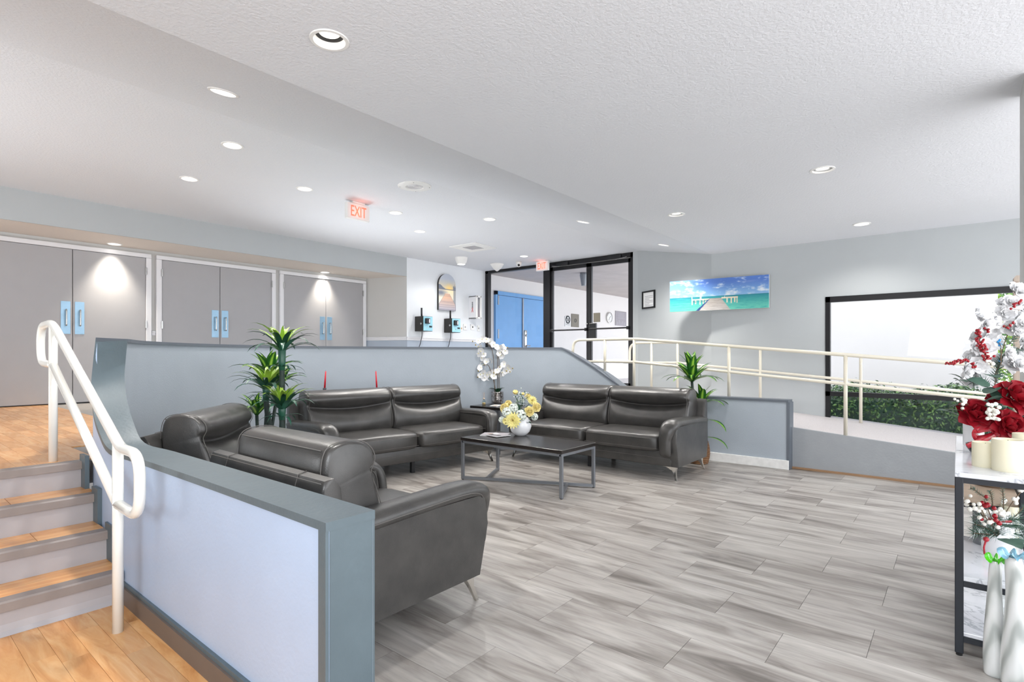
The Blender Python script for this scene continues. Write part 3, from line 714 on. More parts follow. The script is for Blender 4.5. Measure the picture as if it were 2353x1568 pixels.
# ------------------------------------------------------------------ leather seating
def clamp01(t): return max(0.0, min(1.0, t))
BACK = [(.34, .40), (.14, .415), (.098, .48), (.092, .575), (.122, .675), (.205, .732), (.150, .764), (.130, .810), (.146, .862), (.205, .905), (.31, .915), (.388, .88), (.408, .76), (.39, .60), (.37, .47)]
def back_cushion(x0, x1, lift=0.0, thick=0.0):
    b = mb('leather'); rings = []; cx, hw = (x0 + x1) / 2, (x1 - x0) / 2; nu = 26
    for i in range(nu + 1):
        u = math.sin((i / nu * 2 - 1) * math.pi / 2) * .999
        e = (1 - abs(u) ** 16) ** (1 / 2.0)
        ctr = Vector((0, .28, .66)); sm = 1 - u * u
        pts = []
        for j, (y, z) in enumerate(BACK):
            p = Vector((0, y, z + (lift if j > 5 and j < 12 else 0)))
            if j in (4, 5, 6): p.z += -.045 * sm + .02
            if j in (2, 3, 7, 8): p.y -= .022 * sm
            if j == 5: p.y -= .075 * abs(u) ** 8
            if j in (11, 12, 13): p.y += thick
            d = p - ctr; pts.append(ctr + Vector((0, d.y * (.74 + .26 * e), d.z * (.93 + .07 * e))))
        pts = pts + [pts[0]]
        ring = crom(pts, 4)[:-1]
        rings.append([(cx + hw * u, q.y, q.z) for q in ring])
    b.loft(rings, True); return b
def seam(pts, parent, r=.002, name='seam'):
    return mb('stitching').tube(pts, r, 5).build(name, parent, True)
def leg_mesh(sx, sy):
    """polished splayed bracket leg"""
    b = mb('chrome'); H_ = .14
    tip = Vector((sx * .035, sy * .035, 0)); 
    b.loft([[(tip.x + a * .009, tip.y + c * .009, 0) for a, c in ((-1, -1), (1, -1), (1, 1), (-1, 1))],
            [(a * .013 + sx * .012, c * .013 + sy * .012, .08) for a, c in ((-1, -1), (1, -1), (1, 1), (-1, 1))],
            [(a * .032 - sx * .005, c * .03 - sy * .005, H_ - .006) for a, c in ((-1, -1), (1, -1), (1, 1), (-1, 1))]])
    b.prism([(0, H_), (-sx * .11, H_), (-sx * .02, H_ - .045), (sx * .012, .07), (sx * .02, H_)], 'y', -.004, .004)
    b.box(min(-sx * .11, sx * .03), max(-sx * .11, sx * .03), -.025, .025, H_ - .006, H_); return b
def seating(name, Wd, n, loc, rz, label, category, group, backw=None, ext=0.0):
    o = thing(name, loc, label, category, rz, group); hw = Wd / 2
    mb('leather').rbox(-hw + .08, hw - .08, -.405, .40, .14, .30, .018, 2).build('base', o, True, 40)
    seam([(-hw + .12, -.407, .225), (hw - .12, -.407, .225)], o)
    inner = hw - .185
    cw = 2 * inner / n
    for k in range(n):
        x0 = -inner + k * cw
        c = mb('leather').pillow((x0 + cw / 2, -.115, .372), (cw - .004, .70, .185), 8, 7.5, (0, 0, .10)).build('seat_cushion', o, True)
        for z in (.425, .325): seam([(x0 + .035, -.464, z), (x0 + cw / 2, -.4685, z), (x0 + cw - .035, -.464, z)], c, .0022, 'piping')
    bw = (backw or (Wd - .22)) / 2; bc = 2 * bw / n
    for k in range(n):
        c = back_cushion(-bw + k * bc + .002, -bw + (k + 1) * bc - .002).build('back_cushion', o, True)
        xm = -bw + (k + .5) * bc
        if n > 1: seam([(xm, .083, .49), (xm, .090, .56), (xm, .125, .62)], c, .002, 'piping')
        for sx in (-1, 1):
            xe = xm + sx * (bc / 2 - .026); ed = [Vector((xe, y - (.06 if q == 5 else 0), z)) for q, (y, z) in enumerate(BACK)]
            cc = Vector((xe, .28, .66)); seam([cc + (p - cc) * 1.004 for p in crom(ed[2:], 4)], c, .0024, 'piping')
        seam([(xm - bc / 2 + .05, .392, .882), (xm, .392, .882), (xm + bc / 2 - .05, .392, .882)], c, .003, 'piping')
    fr = mb('leather'); pr = [(.31, .14), (.44, .14), (.475, .40), (.486, .75), (.472, .788), (.435, .796), (.398, .75), (.35, .40)]
    rings = []
    for u in (-1, -.992, -.975, -.6, .6, .975, .992, 1):
        e = {1: .80, .992: .93, .975: 1}.get(abs(u), 1); rings.append([((hw - .025) * u, .415 + (y - .415) * e, .45 + (z - .45) * (1 if e == 1 else .97 + .03 * e)) for y, z in pr])
    fr.loft(rings); f = fr.build('back_frame', o, True, 50)
    for u in (-.62, .62) if n == 1 else (-.93, 0, .93): seam([((hw - .025) * u, .484, .2), ((hw - .025) * u, .488, .745), ((hw - .025) * u, .474, .790), ((hw - .025) * u, .435, .799)], f, .002, 'piping')
    seam([(-hw + .04, .482, .778), (hw - .04, .482, .778)], f, .0022, 'piping')
    for sx in (-1, 1):
        a = mb('leather'); poly = [(-.385, .14), (.42, .14), (.455, .30), (.45, .56), (-.42, .56), (-.445, .40)]
        xi, xo = sx * (hw - .175), sx * (hw - .012)
        rings = [[(x, .02 + (y - .02) * e, .35 + (z - .35) * e) for y, z in poly] for x, e in ((xi, .985), (xi + sx * .012, 1), (xo - sx * .012, 1), (xo, .985))]
        a.loft(rings); arm = a.build('arm', o, True, 35)
        p = mb('leather'); path = crom([(.43, .555), (.2, .567), (-.05, .578), (-.28, .586), (-.40, .574), (-.452, .525), (-.468, .43), (-.466, .32), (-.455, .265)], 4)
        rings = []; m = len(path)
        for i, q in enumerate(path):
            d = (path[min(i + 1, m - 1)] - path[max(i - 1, 0)]); d = Vector((d.x, d.y)).normalized(); nv = Vector((-d.y, d.x)) * -1   # outward
            t = i / (m - 1); wx = .088 - .012 * max(0, t - .7) / .3; th = .036 if t < .96 else .022
            if t < .03: th *= .8
            sh = clamp01((t - .55) / .2); wx -= .022 * sh; cxx = sx * (hw - .088 - .034 * sh)
            ring = []
            for k in range(14):
                an = 2 * math.pi * k / 14; ca, sa = math.cos(an), math.sin(an)
                px_ = math.copysign(abs(ca) ** .55, ca) * wx; q2 = math.copysign(abs(sa) ** .75, sa) * th
                q2 += .010 * (1 - (px_ / wx) ** 2) if q2 > 0 else 0
                ring.append((cxx + px_, q.x + nv.x * q2, q.y + nv.y * q2))
            rings.append(ring)
        p.loft(rings); pad = p.build('arm_pad', arm, True)
        for s2 in (-1, 1):
            seam([(sx * (hw - .088 - .034 * clamp01((i / (m - 1) - .55) / .2)) + s2 * (.0872 - .012 * max(0, i / (m - 1) - .7) / .3 - .022 * clamp01((i / (m - 1) - .55) / .2)), q.x, q.y) for i, q in enumerate(path)][1:-1], arm, .0022, 'piping')
    for sx in (-1, 1):
        for sy in (-1, 1):
            inst(leg_mesh(sx, sy).mesh('leg', True, 35), 'leg', o, (sx * (hw - .075), -.345 if sy < 0 else .37, 0))
    if ext:
        for ch in o.children_recursive:
            if ch.name.startswith('leg'):
                if ch.location.y < 0: ch.location.y -= ext
            elif not ch.name.startswith(('back', 'piping')):
                for v in ch.data.vertices:
                    if v.co.y < 0: v.co.y -= ext * min(1, -v.co.y / .4)
    if n > 1: mb('black_plastic').box(-.02, .02, -.30, -.26, 0, .14).build('centre_leg', o); mb('black_plastic').box(-.02, .02, .26, .30, 0, .14).build('centre_leg', o)
    return o
R = math.radians
seating('leather_sofa', 2.24, 2, (5.76, 3.32, 0), R(-90), 'two-seat grey leather sofa in front of the low right wall', 'sofa', 'grey leather seating')
seating('leather_sofa', 2.22, 2, (3.98, 4.93, 0), R(-8), 'two-seat grey leather sofa along the curved back wall', 'sofa', 'grey leather seating')
seating('leather_armchair', 1.12, 1, (1.68, 2.49, 0), R(90), 'grey leather armchair behind the near half wall, seen from its back', 'armchair', 'grey leather seating', .84, .045)
seating('leather_armchair', 1.12, 1, (1.83, 3.92, 0), R(45), 'grey leather armchair turned in the corner by the tall plants', 'armchair', 'grey leather seating', .84, .045)

# ------------------------------------------------------------------ tables
def table(name, x0, x1, y0, y1, h, label, long_diag):
    o = thing(name, ((x0 + x1) / 2, (y0 + y1) / 2, 0), label, 'table'); a, c = (x1 - x0) / 2, (y1 - y0) / 2
    mb('black_wood').rbox(-a, a, -c, c, h - .034, h, .004).build('tabletop', o)
    f = mb('grey_metal'); t = .022
    q, w = a - .018, c - .018
    for x in (-q, q): f.beam((x, -w, h - .046), (x, w, h - .046), .024, .024)
    for y in (-w, w): f.beam((-q, y, h - .046), (q, y, h - .046), .024, .024)
    f.build('apron', o)
    for x in (-q, q):
        for y in (-w, w): mb('grey_metal').rbox(x - .012, x + .012, y - .016, y + .016, .006, h - .036, .002).build('leg', o)
    z = .021
    mb('grey_metal').beam((-q, w, z), (q, -w, z), .024, .026).build('cross_bar', o)
    if long_diag:
        mb('grey_metal').beam((-q, -w, z), (.62 * q, -.62 * w, z), .024, .026).build('cross_bar', o); mb('grey_metal').beam((q, w, z), (-.62 * q, .62 * w, z), .024, .026).build('cross_bar', o)
    else:
        mb('grey_metal').beam((-q, -w, z), (q, w, z), .024, .026).build('cross_bar', o)
    for x in (-q, q):
        for y in (-w, w): mb('black_plastic').cyl((x, y), .012, 0, .008, 10).build('foot_pad', o)
    return o
CTZ, STZ = .44, .61
table('coffee_table', 4.04, 4.63, 2.74, 4.01, CTZ, 'long black-topped coffee table on a grey metal frame', True)
table('side_table', 5.34, 5.88, 4.60, 5.12, STZ, 'square black-topped side table between the two sofas', False)

# coffee table: magazines and the yellow flowers
mp_ = onZ(1138, 1000, CTZ)
def magazine(loc, rz, label, w, h, z, seed):
    o = thing('magazine', (loc.x, loc.y, z), label, 'magazine', rz)
    mb('paper').box(-w / 2, w / 2, -h / 2, h / 2, 0, .005).build('pages', o)
    rnd = random.Random(seed); b = mb('plaque_grey'); b.box(-w / 2, w / 2, -h / 2, h / 2, .005, .0062)
    for k in range(5):
        x, y = rnd.uniform(-w * .4, w * .1), rnd.uniform(-h * .42, h * .2); b.mat(rnd.choice(['paper', 'black_plastic', 'ink', 'clay_tan'])); b.box(x, x + rnd.uniform(.2, .4) * w, y, y + rnd.uniform(.1, .24) * h, .0062, .0068 + k * .0002)
    b.build('cover', o); return o
magazine(mp_ + Vector((.02, .02, 0)), R(28), 'lower folded magazine on the coffee table', .21, .28, CTZ, 1)
magazine(mp_ + Vector((-.03, -.04, 0)), R(-12), 'grey-covered magazine lying on top on the coffee table', .19, .26, CTZ + .007, 5)
vp = onZ(1196, 1001, CTZ)
vz = thing('round_vase', (vp.x, vp.y, CTZ), 'round white ceramic vase of yellow flowers on the coffee table', 'vase')
mb('ceramic_white').lathe([(.045, 0), (.06, .004), (.10, .045), (.118, .10), (.108, .155), (.08, .19), (.06, .2), (.055, .196), (.07, .185), (.06, .12)], seg=32, cap=False).build('bowl', vz, True)

# ------------------------------------------------------------------ petals and leaves
def petal(b, base, d, up, ln, w, curl=.2, seg=3, tip=.35, cols=2, cup=.12, wave=0.0):
    """cupped petal strip; tip 0 = pointed, 1 = broad rounded end"""
    base, d, up = Vector(base), Vector(d).normalized(), Vector(up); s = d.cross(up).normalized(); u = s.cross(d).normalized(); rows = []
    for i in range(seg + 1):
        t = i / seg
        point = math.sin(math.pi * (.12 + .88 * t)); broad = math.sin(math.pi * min(1, .12 + .72 * t)) ** .7
        ww = w * max(.04, point * (1 - tip) + broad * tip)
        p = base + d * (ln * t) + u * (curl * ln * t * t); row = []
        for c in range(cols + 1):
            q = 2 * c / cols - 1; e = 1 - .14 * q * q * tip * t
            row.append(base + (p - base) * e + s * (q * ww) + u * (cup * w * q * q + wave * w * t * math.sin(q * 5 + t * 4)))
        rows.append(row)
    vs = [q for r in rows for q in r]; fs = []; m = cols + 1
    for i in range(seg):
        for j in range(cols): fs.append((i * m + j, i * m + j + 1, i * m + m + j + 1, i * m + m + j))
    b.add(vs, fs)
def flower_mesh(kind):
    b = MB(); Z = Vector((0, 0, 1)); rnd = random.Random(3)
    if kind == 'orchid':
        b.mat('petal_white')
        for a, w, l in ((90, .022, .040), (210, .019, .038), (330, .019, .038), (20, .028, .042), (160, .028, .042)):
            petal(b, (0, 0, 0), (math.cos(R(a)), math.sin(R(a)), .15), Z, l, w, .12)
        b.mat('petal_yellow'); b.ball((0, -.006, .006), .006, 6, 4)
    elif kind == 'dahlia':
        for lay, (nn, ln, el, c) in enumerate(((16, .075, 4, 'petal_yellow'), (16, .065, 22, 'petal_yellow'), (13, .052, 42, 'petal_yellow'), (9, .036, 62, 'petal_gold'), (6, .024, 80, 'petal_gold'))):
            b.mat(c)
            for k in range(nn):
                a = 2 * math.pi * (k + .5 * (lay % 2)) / nn; e = R(el); petal(b, (0, 0, lay * .004), (math.cos(a) * math.cos(e), math.sin(a) * math.cos(e), math.sin(e)), Z, ln, ln * .19, .15, 3, 0)
    elif kind in ('rose', 'yellow_rose'):
        b.mat('petal_red' if kind == 'rose' else 'petal_gold')
        for lay, (nn, ln, el, c) in enumerate(((6, .080, 12, .2), (6, .074, 32, -.1), (5, .064, 52, -.35), (4, .052, 68, -.5), (3, .042, 80, -.5))):
            for k in range(nn):
                a = 2 * math.pi * (k + .37 * lay) / nn; e = R(el); petal(b, (math.cos(a) * .008, math.sin(a) * .008, -.006 + lay * .004), (math.cos(a) * math.cos(e), math.sin(a) * math.cos(e), math.sin(e)), Z, ln * .86, ln * .58, -c, 4, 1.0, 4, .38, .10)
    elif kind == 'blossom':
        b.mat('petal_white')
        for lay, (nn, ln, el) in enumerate(((5, .062, 12), (5, .052, 38), (3, .036, 62))):
            for k in range(nn):
                a = 2 * math.pi * (k + .4 * lay) / nn + rnd.uniform(-.2, .2); e = R(el + rnd.uniform(-8, 8)); petal(b, (0, 0, lay * .003), (math.cos(a) * math.cos(e), math.sin(a) * math.cos(e), math.sin(e)), Z, ln, ln * .52, .12, 4, 1.0, 4, .15, .22)
    elif kind == 'hydrangea':
        b.mat('petal_pale'); nn = 34
        for k in range(nn):
            z = 1 - 1.55 * (k + .5) / nn; q = math.sqrt(1 - z * z); a = k * 2.39996; c = Vector((q * math.cos(a), q * math.sin(a), z)) * .048
            nrm = c.normalized(); t1 = nrm.orthogonal().normalized(); t2 = nrm.cross(t1)
            for m in range(4):
                an = m * math.pi / 2 + k; petal(b, c, t1 * math.cos(an) + t2 * math.sin(an) + nrm * .25, nrm, .019, .011, .1, 2, .8)
    elif kind == 'poppy':
        b.mat('petal_gold')
        for k in range(6): a = k * math.pi / 3; petal(b, (0, 0, 0), (math.cos(a) * .8, math.sin(a) * .8, .7), Z, .05, .026, .2, 3, .8)
    return b.mesh('flower', True)
FL = {k: flower_mesh(k) for k in ('orchid', 'dahlia', 'rose', 'yellow_rose', 'hydrangea', 'blossom', 'poppy')}
def leaf_mesh(mat, ln, w, droop=.3, seg=7, fold=.25, pointed=1.0):
    """arching strap leaf along +X, uv across; droop>0 bends it down"""
    b = mb(mat); rows = []; x = z = 0.0; ang = R(62); st_ = ln / seg
    for i in range(seg + 1):
        t = i / seg; ww = w * (math.sin(math.pi * (t * .86 + .10) ** .8) ** pointed) * (1 if i < seg else .08)
        rows.append([(x, -ww, z + fold * ww), (x, 0, z), (x, ww, z + fold * ww)])
        x += st_ * math.cos(ang); z += st_ * math.sin(ang); ang -= droop * (.45 + 1.5 * t) * 7 / seg
    vs = [q for r in rows for q in r]; fs = []
    for i in range(seg):
        for j in range(2): fs.append((i * 3 + j, i * 3 + j + 1, i * 3 + j + 4, i * 3 + j + 3))
    b.add(vs, fs); me = b.mesh('leaf', True)
    uv = me.uv_layers.new(name='UVMap')
    for l in me.loops: uv.data[l.index].uv = ((l.vertex_index % 3) / 2, (l.vertex_index // 3) / seg)
    return me
LF = dict(dark=leaf_mesh('leaf_dark', .40, .026, .21), teal=leaf_mesh('leaf_teal', .40, .027, .24), lime=leaf_mesh('leaf_lime', .36, .026, .17),
          limelong=leaf_mesh('leaf_lime', .42, .024, .21), striped=leaf_mesh('leaf_striped', .34, .048, .12), stripedlong=leaf_mesh('leaf_striped', .42, .044, .19),
          small=leaf_mesh('leaf_dark', .09, .026, .12, 4), ficus=leaf_mesh('leaf_frost', .075, .030, .08, 4), orchid=leaf_mesh('leaf_dark', .15, .026, .28, 5), orchidbig=leaf_mesh('leaf_dark', .12, .040, .20, 5))
def rosette(o, c, spec, spin=0.0, sc=1.0):
    """spec: list of (mesh key, count, tilt, scale)"""
    k0 = 0
    for key, cnt, tilt, s in spec:
        for k in range(cnt):
            a = spin + 2 * math.pi * (k + .5 * (k0 % 2)) / cnt + random.uniform(-.12, .12)
            inst(LF[key], 'leaf', o, c, (0, R(tilt + random.uniform(-7, 7)), a), s * sc * random.uniform(.92, 1.06))
        k0 += 1
# spiky plant with three heads
pp = at(652, 985, 4.72); sp = thing('spiky_plant', (pp.x, pp.y, 0), 'tall spiky-leaved plant with three heads between armchair and sofa', 'plant')
mb('pot_dark').lathe([(.10, 0), (.13, .02), (.155, .30), (.16, .32), (.14, .32), (.13, .28)], seg=28).build('pot', sp, True)
def loc_of(o, px, py, d): p = at(px, py, d); return (p.x - o.location.x, p.y - o.location.y, p.z - o.location.z)
for (px, py, d, y0p) in ((648, 846, 4.70, 0), (612, 913, 4.80, 0), (648, 960, 4.62, 0)):
    c = loc_of(sp, px, py, d)
    mb('cane_dark').tube(crom([(c[0] * .2, c[1] * .2, .26), (c[0] * .7, c[1] * .7, c[2] * .6), (c[0], c[1], c[2] - .05), (c[0], c[1], c[2] + .03)], 6), [.024] * 12 + [.022] * 7, 10).build('cane', sp, True)
    low = [('teal', 6, 40, .6)]
    rosette(sp, c, low, random.random(), .9)
    top = (c[0], c[1], c[2] + (.13 if py < 900 else .05))
    mb('leaf_teal').lathe([(.024, c[2] - .02), (.03, c[2] + .05), (.032, top[2] + .02), (.015, top[2] + .05)], (c[0], c[1]), 12).build('sheath', sp, True)
    rosette(sp, top, [('teal', 9, 22, 1.0), ('dark', 9, 6, 1.0), ('limelong', 8, -4, 1.0), ('lime', 5, -20, .85)], random.random(), .92 if py < 900 else .88)
# broad striped plant behind it
pp = at(598, 985, 5.25); bp_ = thing('striped_plant', (pp.x, pp.y, 0), 'broad striped-leaf plant standing behind the spiky plant', 'plant')
mb('pot_dark').lathe([(.10, 0), (.13, .02), (.15, .28), (.155, .30), (.135, .30), (.13, .26)], seg=28).build('pot', bp_, True)
for (px, py, d, s) in ((618, 868, 5.3, 1.0), (590, 955, 5.2, .8), (640, 890, 5.35, .9)):
    c = loc_of(bp_, px, py, d)
    mb('cane_dark').tube([(c[0] * .3, c[1] * .3, .24), c], .016, 8).build('cane', bp_, True)
    rosette(bp_, c, [('stripedlong', 7, 20, 1.0), ('striped', 6, -2, 1.0), ('striped', 3, -30, .85)], random.random(), s * .95)
# plant behind the right sofa, in a woven basket
pp = onZ(1600, 1072, 0.0) + Vector((.12, -.02, 0)); rp = thing('corn_plant', (6.47, 2.42, 0), 'striped-leaf plant in a woven basket behind the right sofa', 'plant')
b = mb('basket')
for k in range(12):
    z = .012 + k * .022; q = .10 + .025 * math.sin(math.pi * (k + 1) / 13); b.tube([(q * math.cos(2 * math.pi * t / 24), q * math.sin(2 * math.pi * t / 24), z + .003 * ((t + k) % 2)) for t in range(25)], .0125, 6, False)
b.cyl((0, 0), .10, 0, .24, 20); b.build('basket', rp, True)
for (px, py, s, spec) in ((1590, 878, 1.0, [('stripedlong', 9, 30, 1.0), ('striped', 8, 6, 1.1), ('striped', 7, -22, 1.2)]), (1612, 930, .9, [('stripedlong', 7, 34, 1.0), ('striped', 6, 2, 1.05), ('striped', 3, -24, .9)])):
    d = (Vector((6.47, 2.42, 0)) - Vector((0, 0, 0))).dot(FW); c = loc_of(rp, px, py, d)
    mb('cane_dark').tube(crom([(0, 0, .2), (c[0] * .6, c[1] * .6, c[2] * .6), c], 5), .017, 8).build('cane', rp, True)
    rosette(rp, c, spec, random.random(), s * .95)
for (px, py, a) in ((1622, 965, -110), (1618, 1005, -95)):
    d = (Vector((6.47, 2.42, 0))).dot(FW); c = loc_of(rp, px, py, d); inst(LF['stripedlong'], 'leaf', rp, c, (0, R(58), R(a)), .8)

# yellow bouquet in the round vase
yb2 = thing('flower_bouquet', (vp.x, vp.y, CTZ + .19), 'yellow and white silk flower bouquet in the round vase', 'bouquet')
dv = vp.dot(FW)
def put(o, key, px, py, d, n, s=1.0, name='flower', table_=None):
    p = at(px, py, d); c = p - Vector(o.location); return inst((table_ or FL)[key], name, o, c, align(n, random.random() * 6), s)
toc = -(FW + RT * 0) + Vector((0, 0, .35))
BQ = [('dahlia', 1179, 967, -.13, (-.2, 0), 1.25), ('hydrangea', 1197, 955, -.10, (.15, 0), 1.05), ('hydrangea', 1165, 948, -.08, (-.3, 0), .95), ('yellow_rose', 1216, 946, -.09, (.4, 0), .75),
      ('yellow_rose', 1232, 936, -.02, (.8, .2), .75), ('dahlia', 1222, 922, .02, (.5, .5), .85), ('yellow_rose', 1160, 938, -.04, (-.6, .2), .75), ('yellow_rose', 1168, 928, .02, (-.4, .5), .55),
      ('hydrangea', 1180, 938, -.05, (-.1, .3), .9), ('hydrangea', 1228, 958, -.05, (.8, 0), .7), ('hydrangea', 1153, 965, -.02, (-.9, 0), .6), ('yellow_rose', 1213, 912, .05, (.3, 1), .5), ('poppy', 1184, 906, .03, (.1, 1.2), .95),
      ('poppy', 1201, 908, .06, (.3, 1.2), .6), ('dahlia', 1163, 968, -.08, (-.7, 0), .6)]
for key, px, py, dd, (sx, uz), s in BQ: put(yb2, key, px, py, dv + dd, -FW + RT * sx + UP * (.25 + uz), s)
for px, py, k, sx in ((1205, 940, 'small', .2), (1186, 928, 'small', -.1), (1203, 970, 'small', .4), (1213, 966, 'small', .7), (1178, 925, 'small', -.3), (1170, 980, 'small', -.6), (1192, 944, 'small', 0), (1182, 988, 'small', -.1), (1220, 962, 'small', 1), (1190, 965, 'small', .3), (1210, 930, 'small', .5)):
    p = at(px, py, dv - .03) - Vector(yb2.location); inst(LF[k], 'leaf', yb2, p, (0, R(random.uniform(-10, 70)), random.uniform(-2.6, 2.6)), 1.2)
b = mb('leaf_lime')
for k in range(60):
    px, py = random.gauss(1202, 9), random.gauss(914, 9); p = at(px, py, dv + .03) - Vector(yb2.location); b.mat(random.choice(['petal_pale', 'leaf_teal', 'petal_pale'])); b.ball(p, .007, 5, 3)
o_ = b.build('filler_sprig', yb2); o_['kind'] = 'stuff'
b = mb('stem_green')
for px, py in ((1184, 910), (1179, 967), (1197, 955), (1216, 946), (1222, 925), (1202, 915), (1165, 948), (1160, 940), (1232, 936)):
    p = at(px, py, dv) - Vector(yb2.location); b.tube(crom([(0, 0, -.12), (p.x * .35, p.y * .35, max(p.z * .5, -.03)), p], 4), .003, 5)
b.build('stem', yb2, True)

# orchid on the side table
op = onZ(1143, 926, STZ); dv = op.dot(FW)
pot = thing('mosaic_pot', (op.x, op.y, STZ), 'silver mosaic pot with orchids on the side table', 'pot')
mb('mosaic_silver').lathe([(.072, 0), (.082, .006), (.088, .06), (.086, .15), (.088, .158), (.080, .158), (.078, .12)], seg=30).build('pot_body', pot, True)
orc = thing('orchid', (op.x, op.y, STZ + .12), 'tall white artificial orchid in the silver pot', 'plant')
L0 = Vector(orc.location)
for pts in ([(1137, 905), (1135, 860), (1133, 815), (1125, 795), (1108, 786), (1097, 800)], [(1143, 905), (1144, 860), (1143, 825), (1148, 805), (1152, 812)], [(1147, 905), (1147, 870), (1146, 820), (1141, 800), (1130, 788)], [(1140, 905), (1133, 870), (1122, 840), (1108, 842), (1100, 852)]):
    mb('stem_brown').tube(crom([at(x, y, dv) - L0 for x, y in pts], 5), .0042, 6).build('stem', orc, True)
rnd = random.Random(11)
CL = [(1100, 784), (1109, 780), (1118, 781), (1127, 785), (1133, 792), (1140, 798), (1100, 798), (1105, 806), (1101, 813), (1111, 815), (1108, 823), (1150, 800), (1157, 798), (1153, 808), (1148, 812), (1160, 808), (1152, 818), (1117, 831), (1125, 829), (1108, 838), (1104, 846), (1113, 838),
      (1111, 858), (1104, 862), (1118, 862), (1127, 860), (1114, 870), (1134, 857), (1143, 852), (1150, 845), (1158, 838), (1166, 844), (1162, 852), (1170, 850), (1155, 858), (1148, 860), (1124, 868), (1134, 866)]
for x, y in CL: put(orc, 'orchid', x, y, dv + rnd.uniform(-.06, .04), -FW + RT * rnd.uniform(-.7, .7) + UP * rnd.uniform(-.4, .5), 1.3)
bd_ = mb('bud_olive').ball((0, 0, 0), .009, 6, 4, (1, 1, 1.3)).mesh('bud', True)
for x, y in ((1086, 785), (1093, 793), (1166, 799), (1178, 847), (1172, 855), (1099, 853), (1098, 867), (1135, 857), (1164, 853), (1140, 861)): inst(bd_, 'bud', orc, at(x, y, dv - .07) - L0)
for a, k, s in ((200, 'orchid', 1.1), (165, 'orchid', 1.0), (-20, 'orchidbig', 1.2), (-60, 'orchidbig', 1.1), (60, 'orchid', .9), (120, 'orchid', .9)):
    inst(LF[k], 'leaf', orc, (.0, 0, .02), (0, R(6), R(a) + TH - R(90)), s)
dp = onZ(1112, 931, STZ)
rd = thing('reed_diffuser', (dp.x, dp.y, STZ), 'small glass reed diffuser on the side table beside the orchid', 'diffuser')
mb('vase_glass').lathe([(.024, 0), (.026, .004), (.026, .05), (.012, .064), (.012, .08)], seg=16).build('bottle', rd, True)
mb('amber').lathe([(.022, .004), (.023, .03), (.02, .034)], seg=16).build('oil', rd, True); mb('wood_light').lathe([(.014, .078), (.015, .092), (.008, .094)], seg=12).build('collar', rd, True)
for a in (0, 2.1, 4.2): mb('wood_light').tube([(0, 0, .07), (.012 * math.cos(a), .012 * math.sin(a), .17)], .0017, 5).build('reed', rd)
bp2 = onZ(1140, 932, STZ); bk = thing('brochure', (bp2.x - .03, bp2.y - .02, STZ), 'small pale brochure in front of the orchid pot', 'brochure', R(20))
mb('paper').box(-.09, .09, -.055, .055, 0, .004).build('pages', bk); mb('clay_tan').box(-.08, .02, -.04, .03, .004, .0045).build('cover_print', bk)
# red tapers behind the back sofa, on tall black candle stands
for px, pt, pb, tilt, lab in ((746, 855, 892, .06, 'left red taper candle showing above the back sofa'), (866, 855, 892, -.06, 'right red taper candle showing above the back sofa')):
    p = at(px, pb, 6.45 if px < 800 else 6.85); zt = at(px, pt, (p.x * FW.x + p.y * FW.y)).z; h = zt - p.z + .02
    s = thing('candle_stand', (p.x, p.y, 0), 'slim black candle stand carrying the %s red taper' % lab.split()[0], 'candle stand', group='candle stands behind the back sofa')
    mb('black_metal').lathe([(.09, 0), (.09, .01), (.02, .02), (.008, .04), (.008, p.z - .05), (.02, p.z - .04), (.02, p.z), (.012, p.z)], seg=14).build('stand_body', s, True)
    c = thing('taper_candle', (p.x, p.y, p.z - .012), lab, 'candle')
    dx = RT * (tilt * h)
    mb('red_wax').tube([(0, 0, 0), dx * .5 + Vector((0, 0, h * .5)), dx + Vector((0, 0, h))], [.0115, .0095, .007], 10).build('wax_body', c, True); mb('ink').tube([dx + Vector((0, 0, h)), dx + Vector((0, 0, h + .012))], .0012, 5).build('wick', c)
